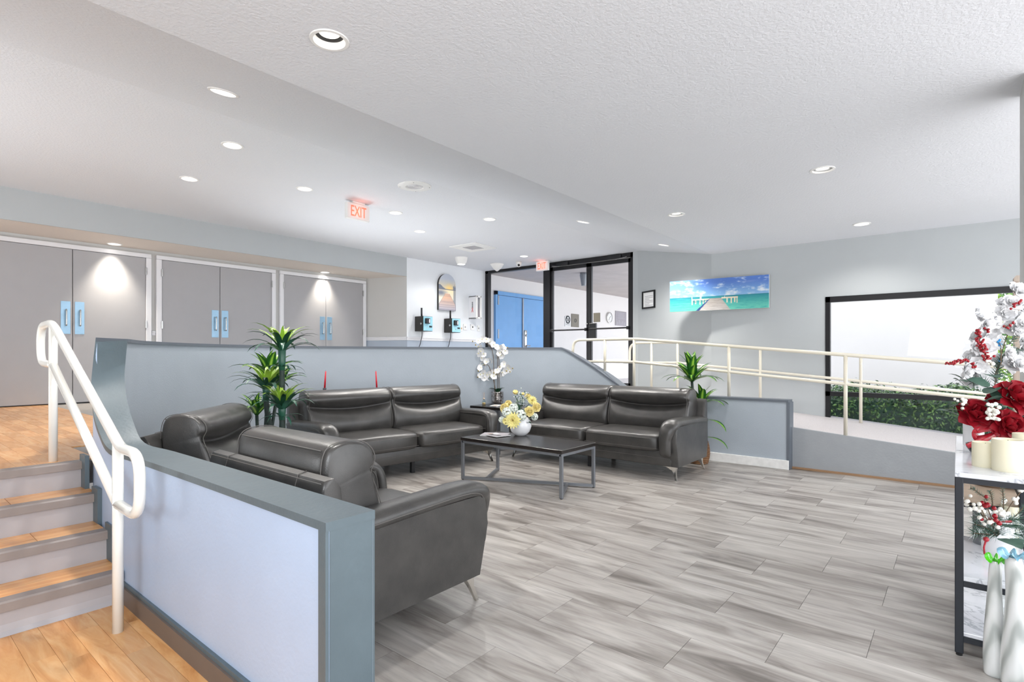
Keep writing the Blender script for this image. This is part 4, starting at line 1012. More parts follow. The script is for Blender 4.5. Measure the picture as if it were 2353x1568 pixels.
# ------------------------------------------------------------------ pictures on the walls
def clamp(t, a=0.0, b=1.0): return max(a, min(b, t))
def mixc(a, b, t): t = clamp(t); return tuple(a[i] + (b[i] - a[i]) * t for i in range(3))
from mathutils import noise as mnoise
def fbm(x, y, o=5): return mnoise.fractal(Vector((x, y, 3.3)), 0.9, 2.1, o)
def pier_colour(u, v):
    """u,v 0..1 from bottom left: turquoise sea, cloudy sky, plank pier"""
    hz = .45
    if v > hz:
        t = (v - hz) / (1 - hz); c = mixc((132, 178, 216), (78, 116, 190), t * 1.3)
        n = fbm(u * 9, v * 7) + .55 * fbm(u * 22, v * 16); low = clamp(1 - abs(t - .22) / .32)
        c = mixc(c, (212, 220, 228), clamp((n * .8 + low * .42 - .14) * 1.5)); n2 = fbm(u * 5 + 7, v * 9 + 2)
        c = mixc(c, (112, 138, 196), clamp((n2 - .1) * .9) * (t > .35))
    else:
        t = v / hz; c = mixc((104, 200, 178), (30, 132, 144), t ** 1.3); c = mixc(c, (18, 110, 132), clamp((t - .9) * 9) * .8)
        c = mixc(c, (16, 128, 148), clamp(fbm(u * 14, v * 50) * .8) * (.35 + .5 * u)); c = mixc(c, (160, 236, 210), clamp(-fbm(u * 6, v * 22)) * .4 * (1 - u))
    # decks left and right
    if .235 < u < .43 and .335 < v < .372 or .545 < u < .705 and .355 < v < .395: c = (214, 204, 180)
    for k, ux in enumerate((.24, .28, .325, .36, .385, .60, .64, .675, .698)):
        if abs(u - ux) < .006 and .20 + .02 * (k % 2) < v < .36: c = (222, 212, 186)
    if .25 < u < .42 and .26 < v < .335 and fbm(u * 60, v * 60) > -.05: c = mixc(c, (70, 110, 120), .6)
    for ux, vt in ((.24, .46), (.325, .47), (.335, .45), (.575, .43)):
        if abs(u - ux) < .004 and .36 < v < vt: c = (226, 220, 204)
    if v < .375:
        t = v / .375; xl, xr = .315 + (.43 - .315) * t, .632 - (.632 - .54) * t
        if xl < u < xr:
            c = mixc((196, 192, 188), (166, 158, 150), t); c = mixc(c, (120, 112, 106), clamp(fbm(u * 8, (1 - t) ** 2 * 60) * .7)); 
        elif xl - .03 * (1 - t) - .006 < u <= xl: c = (44, 74, 130)
    return c
def lake_colour(u, v):
    if v > .56:
        c = mixc((224, 204, 164), (186, 194, 206), (v - .56) / .3); d = math.hypot(u - .62, (v - .575) * 1.6); c = mixc((255, 214, 120), c, d * 3.2)
        if v < .56 + .13 * math.exp(-((u - .02) / .26) ** 2) + .01: c = (108, 116, 130)
        if u > .84 and v < .70 + .10 * fbm(u * 40, 2): c = (116, 124, 138)
        if v < .585: c = mixc(c, (120, 118, 124), .75)
    else:
        c = mixc((196, 204, 216), (250, 232, 190), v / .56); c = mixc(c, (120, 126, 140), clamp(1.2 - math.hypot((u - .12) * 2.4, (v - .47) * 9)))
        if u > .86: c = mixc(c, (128, 134, 146), .7)
    t = v / .46
    if t < 1:
        xl, xr = .02 + .36 * max(0, t - .35) / .65, .98 - .36 * max(0, t - .35) / .65
        if xl < u < xr:
            s = (1 / (1.12 - t)); c = mixc((176, 176, 190), (216, 176, 150), t * 1.3); c = mixc(c, (110, 104, 116), .55 if (s * 6.5) % 1 < .16 else 0)
        elif abs(u - xl) < .012 or abs(u - xr) < .012: c = (96, 92, 104)
    return c
def print_grid(b, P, nu, nv, fn, keep=None):
    """fine grid of quads carrying a colour print; returns per-vertex colours"""
    idx = {}; vs = []; cols = []; fs = []
    def vid(i, j):
        if (i, j) not in idx: idx[(i, j)] = len(vs); u, v = i / nu, j / nv; vs.append(P(u, v)); cols.append(lin(fn(u, v)))
        return idx[(i, j)]
    for i in range(nu):
        for j in range(nv):
            if keep is None or keep((i + .5) / nu, (j + .5) / nv): fs.append((vid(i, j), vid(i + 1, j), vid(i + 1, j + 1), vid(i, j + 1)))
    b.add(vs, fs); return cols
def print_obj(name, parent, P, nu, nv, fn, keep=None):
    b = mb('canvas_print'); cols = print_grid(b, P, nu, nv, fn, keep); me = b.mesh(name); ca = me.color_attributes.new('print', 'FLOAT_COLOR', 'POINT')
    for i, c in enumerate(cols): ca.data[i].color = (*c, 1)
    o = bpy.data.objects.new(name, me); COL.objects.link(o); o.parent = parent; return o
# pier canvas bridging the blunt wall corner
A = Vector((8.235, 3.52, 1.97)); B = Vector((8.372, 2.10, 1.955)); Hc = .475
dl = (B - A); dl.z = 0; ln = dl.length; ang = math.atan2(dl.y, dl.x)
cv = thing('canvas_print', (A.x, A.y, A.z), 'wide canvas print of a plank pier over turquoise sea', 'picture', ang)
print_obj('print_face', cv, lambda u, v: (u * ln, -.036, v * Hc), 240, 84, pier_colour)
mb('paper').box(0, ln, -.035, 0, 0, Hc).build('stretcher', cv)
# framed notice on the angled wall
d1 = Vector((P1B[0] - P1A[0], P1B[1] - P1A[1], 0)).normalized(); nin = Vector((d1.y, -d1.x, 0)); nin = nin if nin.x < 0 else -nin
def onP1(px, py): r = ray(px, py); q = Vector((P1A[0], P1A[1], 0)); t = nin.dot(q - EYE) / nin.dot(r); return EYE + r * t
na, nb = onP1(1477, 711), onP1(1506, 669); ang = math.atan2(d1.y, d1.x)
nf = thing('framed_notice', (na.x, na.y, na.z), 'black framed white notice on the angled wall by the glass door', 'notice', ang)
w, h = (nb - na).xy.length, onP1(1477, 671).z - na.z
f = mb('frame_black'); t = .028
for q in ((0, t, 0, h), (w - t, w, 0, h), (0, w, 0, t), (0, w, h - t, h)): f.box(q[0], q[1], -.022, 0, q[2], q[3])
f.build('frame', nf); mb('paper').box(t, w - t, -.008, -.001, t, h - t).build('sheet', nf)
b = mb('plaque_grey')
for k in range(9): b.box(.075, w - .06 - (.1 if k % 3 == 2 else 0), -.0092, -.008, h - .10 - k * .028, h - .092 - k * .028)
b.build('text_lines', nf)
# arched lake picture on the phone wall
pa = onY(1008, 712, YS - .05); pb_ = onY(1047, 635, YS - .05); w = onY(1047, 700, YS - .05).x - pa.x; h = pb_.z - pa.z + .02
ar = thing('arched_picture', (pa.x, YS, pa.z), 'arch-topped lake and jetty print above the kiosks', 'picture')
def arch_keep(u, v): y = v * h; return y < h - w / 2 or math.hypot((u - .5) * w, y - (h - w / 2)) < w / 2
print_obj('print_face', ar, lambda u, v: (u * w, -.052, v * h), 60, 110, lake_colour, arch_keep)
poly = [(0, 0), (w, 0)] + [(w / 2 + w / 2 * math.cos(R(a)), h - w / 2 + w / 2 * math.sin(R(a))) for a in range(0, 181, 9)]
mb('black_box').prism(poly, 'y', -.051, -.001).build('backing', ar)
# kiosks
def kiosk(px_b, px_f0, px_f1, pyt, pyb, label, wall_px=None):
    xb = onY(px_b, 740, YS).x; best = None
    for k in range(5, 60):
        y = YS - k * .01; e = abs(onY(px_f0, 740, y).x - xb)
        if best is None or e < best[0]: best = (e, y)
    y = best[1]; x1 = onY(px_f1, 740, y).x; zt, zb = onY(px_f1, pyt, y).z, onY(px_f1, pyb, y).z
    o = thing('kiosk', (xb, YS, zb), label, 'kiosk', group='payment kiosks on the phone wall'); w, d, h = x1 - xb, YS - y, zt - zb
    mb('black_box').rbox(0, w, -d, -.001, 0, h, .006).build('cabinet_body', o)
    fp = mb('panel_blue').box(.006, w - .004, -d - .004, -d, .008, h - .006).build('front_panel', o)
    s = mb('black_plastic').rbox(.05 * w + .03, .05 * w + .03 + .42 * w, -d - .05, -d - .004, h * .50, h * .86, .008).build('reader', fp)
    mb('screen_white').box(.05 * w + .10, .05 * w + .02 + .40 * w, -d - .0515, -d - .05, h * .56, h * .80).build('reader_screen', fp)
    mb('black_plastic').box(.64 * w, .90 * w, -d - .012, -d - .004, h * .26, h * .37).build('slot', fp)
    mb('steel').cyl((.42 * w, -d - .005), .012, h * .2, h * .24, 8).build('coin_button', fp)
    l = mb('steel'); l.tube([(-.012, -d * .78, h * .5), (.001, -d * .78, h * .5)], .022, 12); l.build('lock', o, True)
    mb('black_plastic').tube([(.06, -d * .55, h), (.06, -d * .55, h + .17)], .018, 10).build('antenna', o, True)
    z = LAND - zb
    mb('black_plastic').tube(crom([(.06, -d * .6, .002), (.10, -d * .4, -.10), (.09, -.06, -.25), (.05, -.04, -.45), (.06, -.03, z + .02)], 6), .007, 6).build('power_cord', o, True)
kiosk(953, 972, 994, 728, 762, 'left black kiosk with a pale blue front and card reader')
kiosk(1020, 1038.5, 1058, 733, 765, 'right black kiosk with a pale blue front, beside the switches')
# white wall cabinet with open front
xb = onY(1077, 700, YS).x; y = YS - .22; x1 = onY(1105, 700, y).x; zt, zb = onY(1104, 681, y).z, onY(1104, 733, y).z; w, h = x1 - xb, zt - zb
wc = thing('wall_cabinet', (xb, YS, zb), 'white open-fronted wall cabinet beside the glass panel', 'cabinet')
b = mb('trim_white'); t = .025
b.rbox(0, t, -.22, -.001, 0, h, .006); b.rbox(w - t, w, -.22, -.001, 0, h, .006); b.rbox(0, w, -.22, -.001, 0, t, .006); b.rbox(0, w, -.22, -.001, h - t, h, .006); b.box(t, w - t, -.012, -.001, t, h - t); b.build('cabinet_body', wc)
f = mb('plastic_white')
for q in ((-.006, .04, 0, h), (w - .04, w + .006, 0, h), (0, w, -.006, .035), (0, w, h - .035, h + .006)): f.rbox(q[0], q[1], -.24, -.22, q[2], q[3], .006)
f.build('front_frame', wc)
b = mb('red_paint'); b.beam((-.002, -.14, h * .28), (-.002, -.10, h * .48), .004, .014, (1, 0, 0)); b.beam((-.002, -.09, h * .28), (-.002, -.13, h * .48), .004, .014, (1, 0, 0)); b.mat('ink')
for k in range(6): b.box(-.003, 0, -.13, -.10, h * (.48 + .045 * k), h * (.51 + .045 * k))
b.build('side_emblem', wc)
b = mb('red_paint'); b.cyl((w * .42, -.09), .04, .03, h * .42, 14); b.mat('black_plastic'); b.cyl((w * .42, -.09), .02, h * .42, h * .52, 10); b.build('canister', wc, True, 40)
for k, (px, py, ww, lab) in enumerate(((1068, 752, .10, 'plain white wall plate right of the right kiosk'), (1085, 752, .10, 'white switch plate with a dark toggle under the cabinet'), (1099, 755, .07, 'small white switch plate nearest the glass panel'), (1059.5, 755, .06, 'small plate with an amber lamp touching the right kiosk'))):
    p = onY(px, py, YS); o = thing('wall_plate', (p.x, YS, p.z), lab, 'switch')
    mb('plastic_white').rbox(-ww / 2, ww / 2, -.012, -.001, -.065, .065, .003).build('plate', o)
    mb(('plastic_grey', 'ink', 'plastic_grey', 'amber')[k]).box(-.012, .012, -.022, -.012, -.016, .016).build('toggle', o)
# signs, clock and plaques on the passage wall
def wall_item(px, py, wpx, hpx, name, label, cat, mat):
    c = onY(px, py, YC - .01); w = onY(px + wpx / 2, py, YC - .01).x - onY(px - wpx / 2, py, YC - .01).x; d = (c - EYE).dot(FW); h = hpx * d / FPX
    o = thing(name, (c.x, YC, c.z), label, cat)
    if mat: mb(mat).rbox(-w / 2, w / 2, -.02, -.001, -h / 2, h / 2, .004).build('panel', o)
    return o, w, h
o, w, h = wall_item(1304, 739, 12, 23, 'prohibition_sign', 'small white sign with a crossed-out circle outside the glass door', 'sign', 'paper')
b = mb('ink'); q = min(w, h) * .36
b.tube([(q * math.cos(R(a)), -.022, h * .18 + q * math.sin(R(a))) for a in range(0, 361, 15)], .018, 6, False); b.beam((-q * .7, -.022, h * .18 + q * .7), (q * .7, -.022, h * .18 - q * .7), .02, .01); b.beam((-q * .3, -.021, h * .18 - q * .5), (q * .4, -.021, h * .18 + q * .4), .03, .008)
for k in range(3): b.box(-w * .4, w * .4, -.0215, -.02, -h * (.17 + .1 * k), -h * (.14 + .1 * k))
b.build('symbol', o)
o, w, h = wall_item(1321.5, 737, 17, 30, 'brown_plaque', 'brown rectangular plaque outside, right of the crossed-out sign', 'plaque', 'plaque_brown')
b = mb('ink'); b.tube([(.12 * w * math.cos(R(a)), -.022, .12 * w * math.sin(R(a))) for a in range(0, 361, 20)], .006, 5, False); b.build('emblem', o)
o, w, h = wall_item(1426.5, 732.5, 25, 33, 'grey_plaque', 'grey engraved plaque outside beside the round clock', 'plaque', 'plaque_grey')
b = mb('plastic_grey')
for k in range(5): b.box(-w * .3 + .04 * (k % 2), w * .3 - .03 * (k % 2), -.0225, -.02, h * (.36 - .09 * k), h * (.39 - .09 * k))
for k, hh in enumerate((.22, .34, .18, .28, .2)): b.box(-w * .36 + k * w * .16, -w * .30 + k * w * .16, -.0225, -.02, -h * .45, -h * (.45 - hh))
b.build('engraving', o)
o, w, h = wall_item(1399, 730.5, 14.5, 25, 'wall_clock', 'round white clock on the passage wall outside', 'clock', None)
rr = h / 2; b = mb('steel'); b.loft([[(q * math.cos(R(a)) , y, q * math.sin(R(a))) for a in range(0, 360, 12)] for q, y in ((rr, 0), (rr, -.05), (rr * .9, -.055), (rr * .88, -.03))], True); b.build('clock_case', o, True, 40)
b = mb('paper'); b.loft([[(rr * .89 * math.cos(R(a)), y, rr * .89 * math.sin(R(a))) for a in range(0, 360, 12)] for y in (-.03, -.036)], True); b.build('dial', o)
b = mb('ink'); b.beam((0, -.038, 0), (rr * .45, -.038, rr * .3), .014, .004); b.beam((0, -.038, 0), (-rr * .3, -.038, -rr * .5), .012, .004)
for k in range(12): a = R(30 * k); b.beam((rr * .7 * math.cos(a), -.038, rr * .7 * math.sin(a)), (rr * .8 * math.cos(a), -.038, rr * .8 * math.sin(a)), .012, .004)
b.build('hands', o)
p = onZ(1341, 627, ZP); pl = thing('passage_lamp', (p.x, p.y, ZP), 'small grey lamp fixture under the passage ceiling outside', 'lamp')
mb('grey_metal').cyl((0, 0), .08, -.05, 0, 14).build('mount', pl); mb('grey_metal').cyl((.0, 0), .05, -.30, -.05, 12, .09).build('lamp_head', pl)

# ------------------------------------------------------------------ ceiling fixtures
def tilt_at(p):
    return 0.0 if (p.y <= Y0 or p.y >= Y1) else math.atan((ZH - ZL) / (Y1 - Y0))
def downlight(p, kind, label, z, tl, energy, size=140, colour=None):
    o = thing('downlight', (p.x, p.y, z), label, 'ceiling light', group='recessed downlights'); o.rotation_euler = (tl, 0, 0)
    b = mb('plastic_white'); b.lathe([(HOLE - .004, .002), (HOLE - .002, -.006), (HOLE + .014, -.005), (HOLE + .016, .0)], seg=32, cap=False); b.build('trim_ring', o, True, 40)
    b = mb('plastic_white'); hgt = .10 if kind == 'wide' else .055; b.lathe([(HOLE - .003, 0), (HOLE - .012, hgt * .6), (.052, hgt)], seg=28, cap=False); b.build('baffle', o, True)
    zl = .034 if kind != 'wide' else .030
    if kind == 'gimbal':
        g = mb('grey_metal'); g.lathe([(.062, .006), (.064, .03), (.050, .034), (.049, .010)], seg=24, cap=False); g.build('gimbal_ring', o, True, 40); zl = .016
    rl = .050 if kind != 'wide' else .066
    if kind == 'deep': mb('black_plastic').lathe([(.050, .030), (.068, .026), (.068, .036), (.050, .036)], seg=24, cap=False).build('dark_gap_ring', o)  # black ring drawn in for the dark gap between lamp and baffle
    b = mb('lamp_white' if kind != 'wide' else 'lamp_soft'); b.lathe([(.0, zl), (rl, zl), (rl, zl + .012), (0, zl + .012)], seg=24, cap=False); b.build('lamp', o)
    l = bpy.data.lights.new('downlight_beam', 'SPOT'); l.energy = energy; l.color = colour or SPOTS['color']; l.spot_size = R(size); l.spot_blend = 1.0 if size < 100 else .7; l.shadow_soft_size = .06
    lo = bpy.data.objects.new('downlight_beam', l); COL.objects.link(lo); lo.parent = o; lo.location = (0, 0, -.012)
    return o
for (px, py, kind, lab), p in zip(LIGHTS, LPOS): downlight(p, kind, lab, p.z, tilt_at(p), SPOTS['energy'] * {1525: 2.0, 1340: 1.5, 1204: 1.8, 1125: 1.5, 1554: .9, 1890: .7, 1980: .6}.get(px, 1.0))
for (px, py), p, lab in zip(SL, SLP, ('soffit downlight above the nearest double doors', 'soffit downlight above the far double doors')): downlight(p, 'wide', lab, ZL, 0, 150, 78, (1.0, 0.90, 0.76))
p = onZ(953, 428, ZH); sk = thing('ceiling_speaker', (p.x, p.y, ZH), 'flat round white ceiling speaker right of the exit sign', 'speaker')
mb('plastic_white').lathe([(.0, -.004), (.10, -.004), (.105, -.014), (.16, -.012), (.19, -.004), (.19, 0)], seg=36, cap=False).build('bezel', sk, True, 40)
b = mb('vent_white')
for k in range(5): b.lathe([(.018 * k + .008, -.0045), (.018 * k + .013, -.010), (.018 * k + .018, -.0045)], seg=28, cap=False)
b.build('grille', sk, True)
for a in range(4): mb('steel').ball((.165 * math.cos(R(45 + 90 * a)), .165 * math.sin(R(45 + 90 * a)), -.012), .006, 6, 4).build('screw', sk)
p = onZ(1087, 568, ZH); av = thing('air_vent', (p.x, p.y, ZH), 'square white ceiling air vent with dark louvres', 'vent', R(4))
b = mb('plastic_white'); s = .30
for q in ((-s, s, -s, -s + .16), (-s, s, s - .16, s), (-s, -s + .16, -s + .16, s - .16), (s - .16, s, -s + .16, s - .16)): b.box(q[0], q[1], q[2], q[3], -.014, -.001)
b.build('face_plate', av); mb('black_plastic').box(-.145, .145, -.145, .145, -.004, -.001).build('dark_throat', av)
for k in range(7): mb('vent_white').beam((-.14, -.12 + k * .04, -.012), (.14, -.12 + k * .04, -.010), .007, .016).build('louvre', av)
p = onZ(1060, 592, ZH); em = thing('ceiling_dome', (p.x, p.y, ZH), 'white dome fixture on the ceiling near the phone wall', 'fixture')
mb('plastic_white').lathe([(.125, 0), (.122, -.03), (.10, -.10), (.075, -.135)], seg=28, cap=False).build('dome_body', em, True); mb('lamp_soft').lathe([(0, -.136), (.074, -.134), (.074, -.13)], seg=24, cap=False).build('lens', em)
l = bpy.data.lights.new('dome_light', 'SPOT'); l.spot_size = R(165); l.spot_blend = .5; l.energy = 26; l.color = (1.0, .97, .93); l.shadow_soft_size = .07; lo = bpy.data.objects.new('dome_light', l); COL.objects.link(lo); lo.parent = em; lo.location = (0, 0, -.24)
p = onZ(1142, 607, ZH); ms = thing('ceiling_sensor', (p.x, p.y, ZH), 'white cone-shaped sensor on the ceiling above the corner', 'sensor')
mb('plastic_white').lathe([(.15, 0), (.14, -.02), (.09, -.09), (.02, -.15), (.0, -.155)], seg=28).build('cone', ms, True)
p = onZ(1192, 602, ZH); cc = thing('security_camera', (p.x, p.y, ZH), 'tiny white ceiling camera with a dark lens', 'camera')
mb('plastic_white').lathe([(.06, 0), (.055, -.05), (.03, -.10), (0, -.11)], seg=20).build('housing', cc, True); mb('black_plastic').ball(tuple(-FW * .045 + UP * -.075), .026, 10, 6).build('lens', cc, True)
def exit_sign(px, py_top, px0, px1, py0, py1, d, label, yaw):
    c = at((px0 + px1) / 2, (py0 + py1) / 2, d); h = (py1 - py0) * d / FPX
    o = thing('exit_sign', (c.x, c.y, ZH), label, 'sign', yaw); z0 = c.z - h / 2 - ZH; z1 = z0 + h
    return o, z0, z1, h
def build_exit(o, w, z0, z1, big):
    mb('plastic_white').rbox(-w / 2, w / 2, -.03, .03, z0, z1, .006).build('housing', o)
    mb('plastic_white').rbox(-w * .28, w * .28, -.035, .035, z1, 0, .004).build('canopy', o)
    me = text_mesh('EXIT', (z1 - z0) * .90, .002, 'exit_red'); h = z1 - z0
    xs = [v.co.x for v in me.vertices]; ys = [v.co.y for v in me.vertices]; sx = w * .68 / (max(xs) - min(xs)); sy = h * .66 / (max(ys) - min(ys)); cy = (max(ys) + min(ys)) / 2; cx_ = (max(xs) + min(xs)) / 2
    for v in me.vertices: v.co = Vector(((v.co.x - cx_) * sx, -.032 - (v.co.z + .002) * .5, (v.co.y - cy) * sy + (z0 + z1) / 2))
    t = bpy.data.objects.new('lettering', me); COL.objects.link(t); t.parent = o
    l = bpy.data.lights.new('exit_glow', 'POINT'); l.energy = .3; l.color = (1, .25, .12); l.shadow_soft_size = .05
    lo = bpy.data.objects.new('exit_glow', l); COL.objects.link(lo); lo.parent = o; lo.location = (0, -.10, (z0 + z1) / 2)
q = onZ(818, 466, ZH); d = (q - EYE).dot(FW)
o, z0, z1, h = exit_sign(818, 466, 799, 843, 470, 506, d, 'lit red EXIT sign hanging from the ceiling on the left', R(0)); build_exit(o, .33, z0, z1, True)
q = onZ(1247, 600, ZH); d = (q - EYE).dot(FW)
o, z0, z1, h = exit_sign(1247, 600, 1231, 1263, 600.5, 622.5, d, 'lit red EXIT sign in front of the glass doors', R(-90)); build_exit(o, .30, z0, z1, False)

# ------------------------------------------------------------------ console with flowers at the right edge
XC = 3.03
def zpx(py, d=None): d = XC * FW.x + .0; return CAMZ - (py - HY) / FPX * ((onX(2200, py, XC) - EYE).dot(FW))
zt = zpx(1086); zm_ = zpx(1323); zb_ = zpx(1451)
yl, yr = .015, -.262
cs = thing('console_table', (XC, (yl + yr) / 2, 0), 'marble-topped black metal console nearest the camera', 'console')
yc2 = (yl + yr) / 2; hy = (yl - yr) / 2; ln = .69
mb('marble').rbox(-.003, ln, -hy, hy, zt - .02, zt, .003).build('top_slab', cs)
mb('marble').rbox(.004, ln, -hy + .02, hy - .02, zm_ - .02, zm_, .003).build('shelf', cs); mb('marble').rbox(.004, ln, -hy + .02, hy - .02, zb_ - .018, zb_, .003).build('shelf', cs)
t = .03
for x in (t / 2, ln - t / 2):
    for y in (-hy + t / 2, hy - t / 2): mb('black_metal').rbox(x - t / 2, x + t / 2, y - t / 2, y + t / 2, .012, zt - .02, .003).build('leg', cs); mb('black_plastic').cyl((x, y), .012, 0, .012, 10).build('foot_pad', cs)
for z in (zt - .032, zm_ - .032, zb_ - .03):
    for y in (-hy + t / 2, hy - t / 2): mb('black_metal').beam((t, y, z), (ln - t, y, z), t * .9, .024).build('rail', cs)
    for x in (t / 2, ln - t / 2): mb('black_metal').beam((x, -hy + t, z), (x, hy - t, z), t * .9, .024).build('rail', cs)
c2 = thing('console_table', (3.735, yc2, 0), 'second marble console butted behind the first, with a middle shelf', 'console'); ln2 = .66
mb('marble').rbox(0, ln2, -hy, hy, zt - .02, zt, .003).build('top_slab', c2); mb('wood_light').rbox(.004, ln2, -hy + .02, hy - .02, .518, .538, .003).build('shelf', c2)
for x in (t / 2, ln2 - t / 2):
    for y in (-hy + t / 2, hy - t / 2): mb('black_metal').rbox(x - t / 2, x + t / 2, y - t / 2, y + t / 2, 0, zt - .02, .003).build('leg', c2)
for z in (zt - .032, .505):
    for y in (-hy + t / 2, hy - t / 2): mb('black_metal').beam((t, y, z), (ln2 - t, y, z), t * .9, .024).build('rail', c2)
    for x in (t / 2, ln2 - t / 2): mb('black_metal').beam((x, -hy + t, z), (x, hy - t, z), t * .9, .024).build('rail', c2)
def pillar(px0, px1, pyt, pyb, z, label):
    p = onZ((px0 + px1) / 2, pyb, z); d = (p - EYE).dot(FW) ; r = (px1 - px0) / 2 * d / FPX; p = p + FW * r * .9; d += r * .9; h = (pyb - pyt) * d / FPX - r * .05
    o = thing('pillar_candle', (p.x, p.y, z), label, 'candle'); mb('wax').lathe([(r * .97, 0), (r, .004), (r, h - .004), (r * .97, h), (r * .80, h - .003), (r * .70, h - .02), (.0, h - .022)], seg=32, cap=False).build('wax_body', o, True, 50)
    mb('ink').tube([(0, 0, h - .022), (0.002, 0, h - .004)], .0015, 5).build('wick', o); return o
pillar(2259, 2309, 1020, 1077, zt, 'short cream pillar candle on the marble console'); pillar(2311, 2371, 1014, 1088, zt, 'tall cream pillar candle in front at the frame edge')
p = at(2356, 1040, 2.56); o = thing('pillar_candle', (p.x, p.y, zt), 'cream pillar candle half hidden behind the tall one', 'candle'); mb('wax').lathe([(.045, 0), (.047, .004), (.047, .136), (.03, .138), (0, .12)], seg=28, cap=False).build('wax_body', o, True, 50); mb('ink').tube([(0, 0, .12), (0, 0, .14)], .0015, 5).build('wick', o)
# glass vase with the red and white arrangement
vd = 2.86; vpos = at(2300, 1040, vd); gv = thing('glass_vase', (vpos.x, vpos.y, zt), 'clear glass vase with a red ribbon on the console', 'vase')
mb('vase_glass').lathe([(.045, 0), (.052, .004), (.050, .10), (.054, .22), (.050, .22), (.046, .10), (.047, .008)], seg=26, cap=False).build('glass_body', gv, True)
b = mb('stem_green')
for k in range(7): a = k * .9; b.tube([(.02 * math.cos(a), .02 * math.sin(a), .01), (.03 * math.cos(a + .6), .03 * math.sin(a + .6), .22)], .004, 5)
b.build('stem', gv)
bow = thing('ribbon_bow', (vpos.x, vpos.y, zt + .145), 'red glitter ribbon bow tied around the glass vase', 'bow')
b = mb('ribbon_red'); LB = lambda px, py, dd=-.05: at(px, py, vd - .06 + dd) - Vector(bow.location)
def strap(b, pts, w):
    c = crom(pts, 6); rings = []
    for i, p in enumerate(c):
        d = (c[min(i + 1, len(c) - 1)] - c[max(i - 1, 0)]).normalized(); s = d.cross(FW).normalized() * w * (1 if 1 < i < len(c) - 2 else .9)
        rings.append([p - s, p + s, p + s + FW * .001, p - s + FW * .001])
    b.loft(rings)
for pts, w in (([LB(2292, 995), LB(2275, 985, -.07), LB(2242, 992, -.06), LB(2246, 1008, -.04), LB(2272, 1004), LB(2292, 995)], .016), ([LB(2292, 995), LB(2312, 990, -.07), LB(2344, 982, -.05), LB(2340, 1000, -.04), LB(2312, 1004), LB(2292, 995)], .016), ([LB(2290, 997), LB(2262, 1010, -.06), LB(2222, 1026, -.03)], .015), ([LB(2294, 997), LB(2310, 1012, -.06), LB(2326, 1030, -.04)], .015)): strap(b, pts, w)
b.ball(tuple(LB(2292, 996, -.07)), .016, 8, 6, (1, 1, .8)); b.build('ribbon_loops', bow, True)
ra = thing('rose_arrangement', (vpos.x, vpos.y, zt + .2), 'red rose, white blossom and berry arrangement in the glass vase', 'bouquet'); L1 = Vector(ra.location); rnd = random.Random(5)
for px, py, dd, sx, uz, s in ((2242, 952, -.10, -.35, .15, 1.15), (2312, 975, -.16, .05, -.15, 1.1), (2330, 914, -.12, .2, .35, 1.35), (2352, 955, -.05, .5, .2, 1.0), (2276, 960, -.02, -.1, .2, .9), (2282, 918, .0, -.2, .4, .5)):
    put(ra, 'rose', px, py, vd + dd, -FW + RT * sx + UP * (.3 + uz), s * .95)
for px, py, s in ((2335, 672, 1.0), (2350, 690, .9), (2322, 700, .9), (2345, 715, .9), (2308, 722, .9), (2327, 730, .8), (2246, 730, .55), (2262, 745, .9), (2275, 760, .95), (2255, 775, .9), (2282, 785, .95), (2240, 780, .7), (2330, 760, .9), (2345, 785, .9), (2318, 752, .8), (2262, 800, .9), (2238, 800, .7), (2280, 740, .8),
                  (2228, 830, .9), (2215, 850, .9), (2238, 855, 1.0), (2225, 872, .9), (2248, 838, .8), (2330, 822, .95), (2345, 808, .9), (2318, 840, .9), (2338, 840, .9), (2292, 832, .7), (2350, 745, .8), (2304, 700, .7), (2270, 775, .8), (2248, 815, .8), (2242, 715, .4), (2312, 812, .8)):
    put(ra, 'blossom', px, py, vd + rnd.uniform(-.06, .10), -FW + RT * rnd.uniform(-.6, .6) + UP * rnd.uniform(-.2, .6), s * 1.0)
def berries(o, pts, n, r, mat, spread, dd=-.1, name='berry_spray', d=None):
    b = mb('stem_brown'); P = crom([at(x, y, (d or vd) + dd) - Vector(o.location) for x, y in pts], 6); b.tube(P, .0022, 5); b.mat(mat)
    for k in range(n):
        q = P[int(k / n * (len(P) - 1))]; b.ball((q.x + rnd.gauss(0, spread), q.y + rnd.gauss(0, spread), q.z + rnd.gauss(0, spread)), r * rnd.uniform(.8, 1.15), 7, 5)
    return b.build(name, o, True)
berries(ra, [(2268, 825), (2260, 805), (2252, 785), (2246, 758)], 80, .0065, 'berry_red', .008); berries(ra, [(2222, 828), (2205, 830), (2192, 834), (2175, 836)], 44, .0055, 'berry_red', .005)
berries(ra, [(2348, 690), (2335, 698), (2326, 706)], 12, .006, 'berry_red', .006); berries(ra, [(2330, 742), (2318, 748), (2308, 752)], 10, .006, 'berry_red', .006); berries(ra, [(2270, 760), (2266, 757), (2264, 758)], 8, .006, 'berry_red', .005)
berries(ra, [(2280, 960), (2276, 945), (2278, 930)], 26, .010, 'berry_white', .013, -.19); berries(ra, [(2278, 840), (2270, 828), (2274, 818)], 12, .009, 'berry_white', .012, -.1); berries(ra, [(2225, 930), (2212, 922), (2206, 918)], 10, .008, 'berry_white', .011, -.12)
berries(ra, [(2240, 846), (2238, 838), (2236, 834)], 6, .006, 'berry_red', .006, -.14)
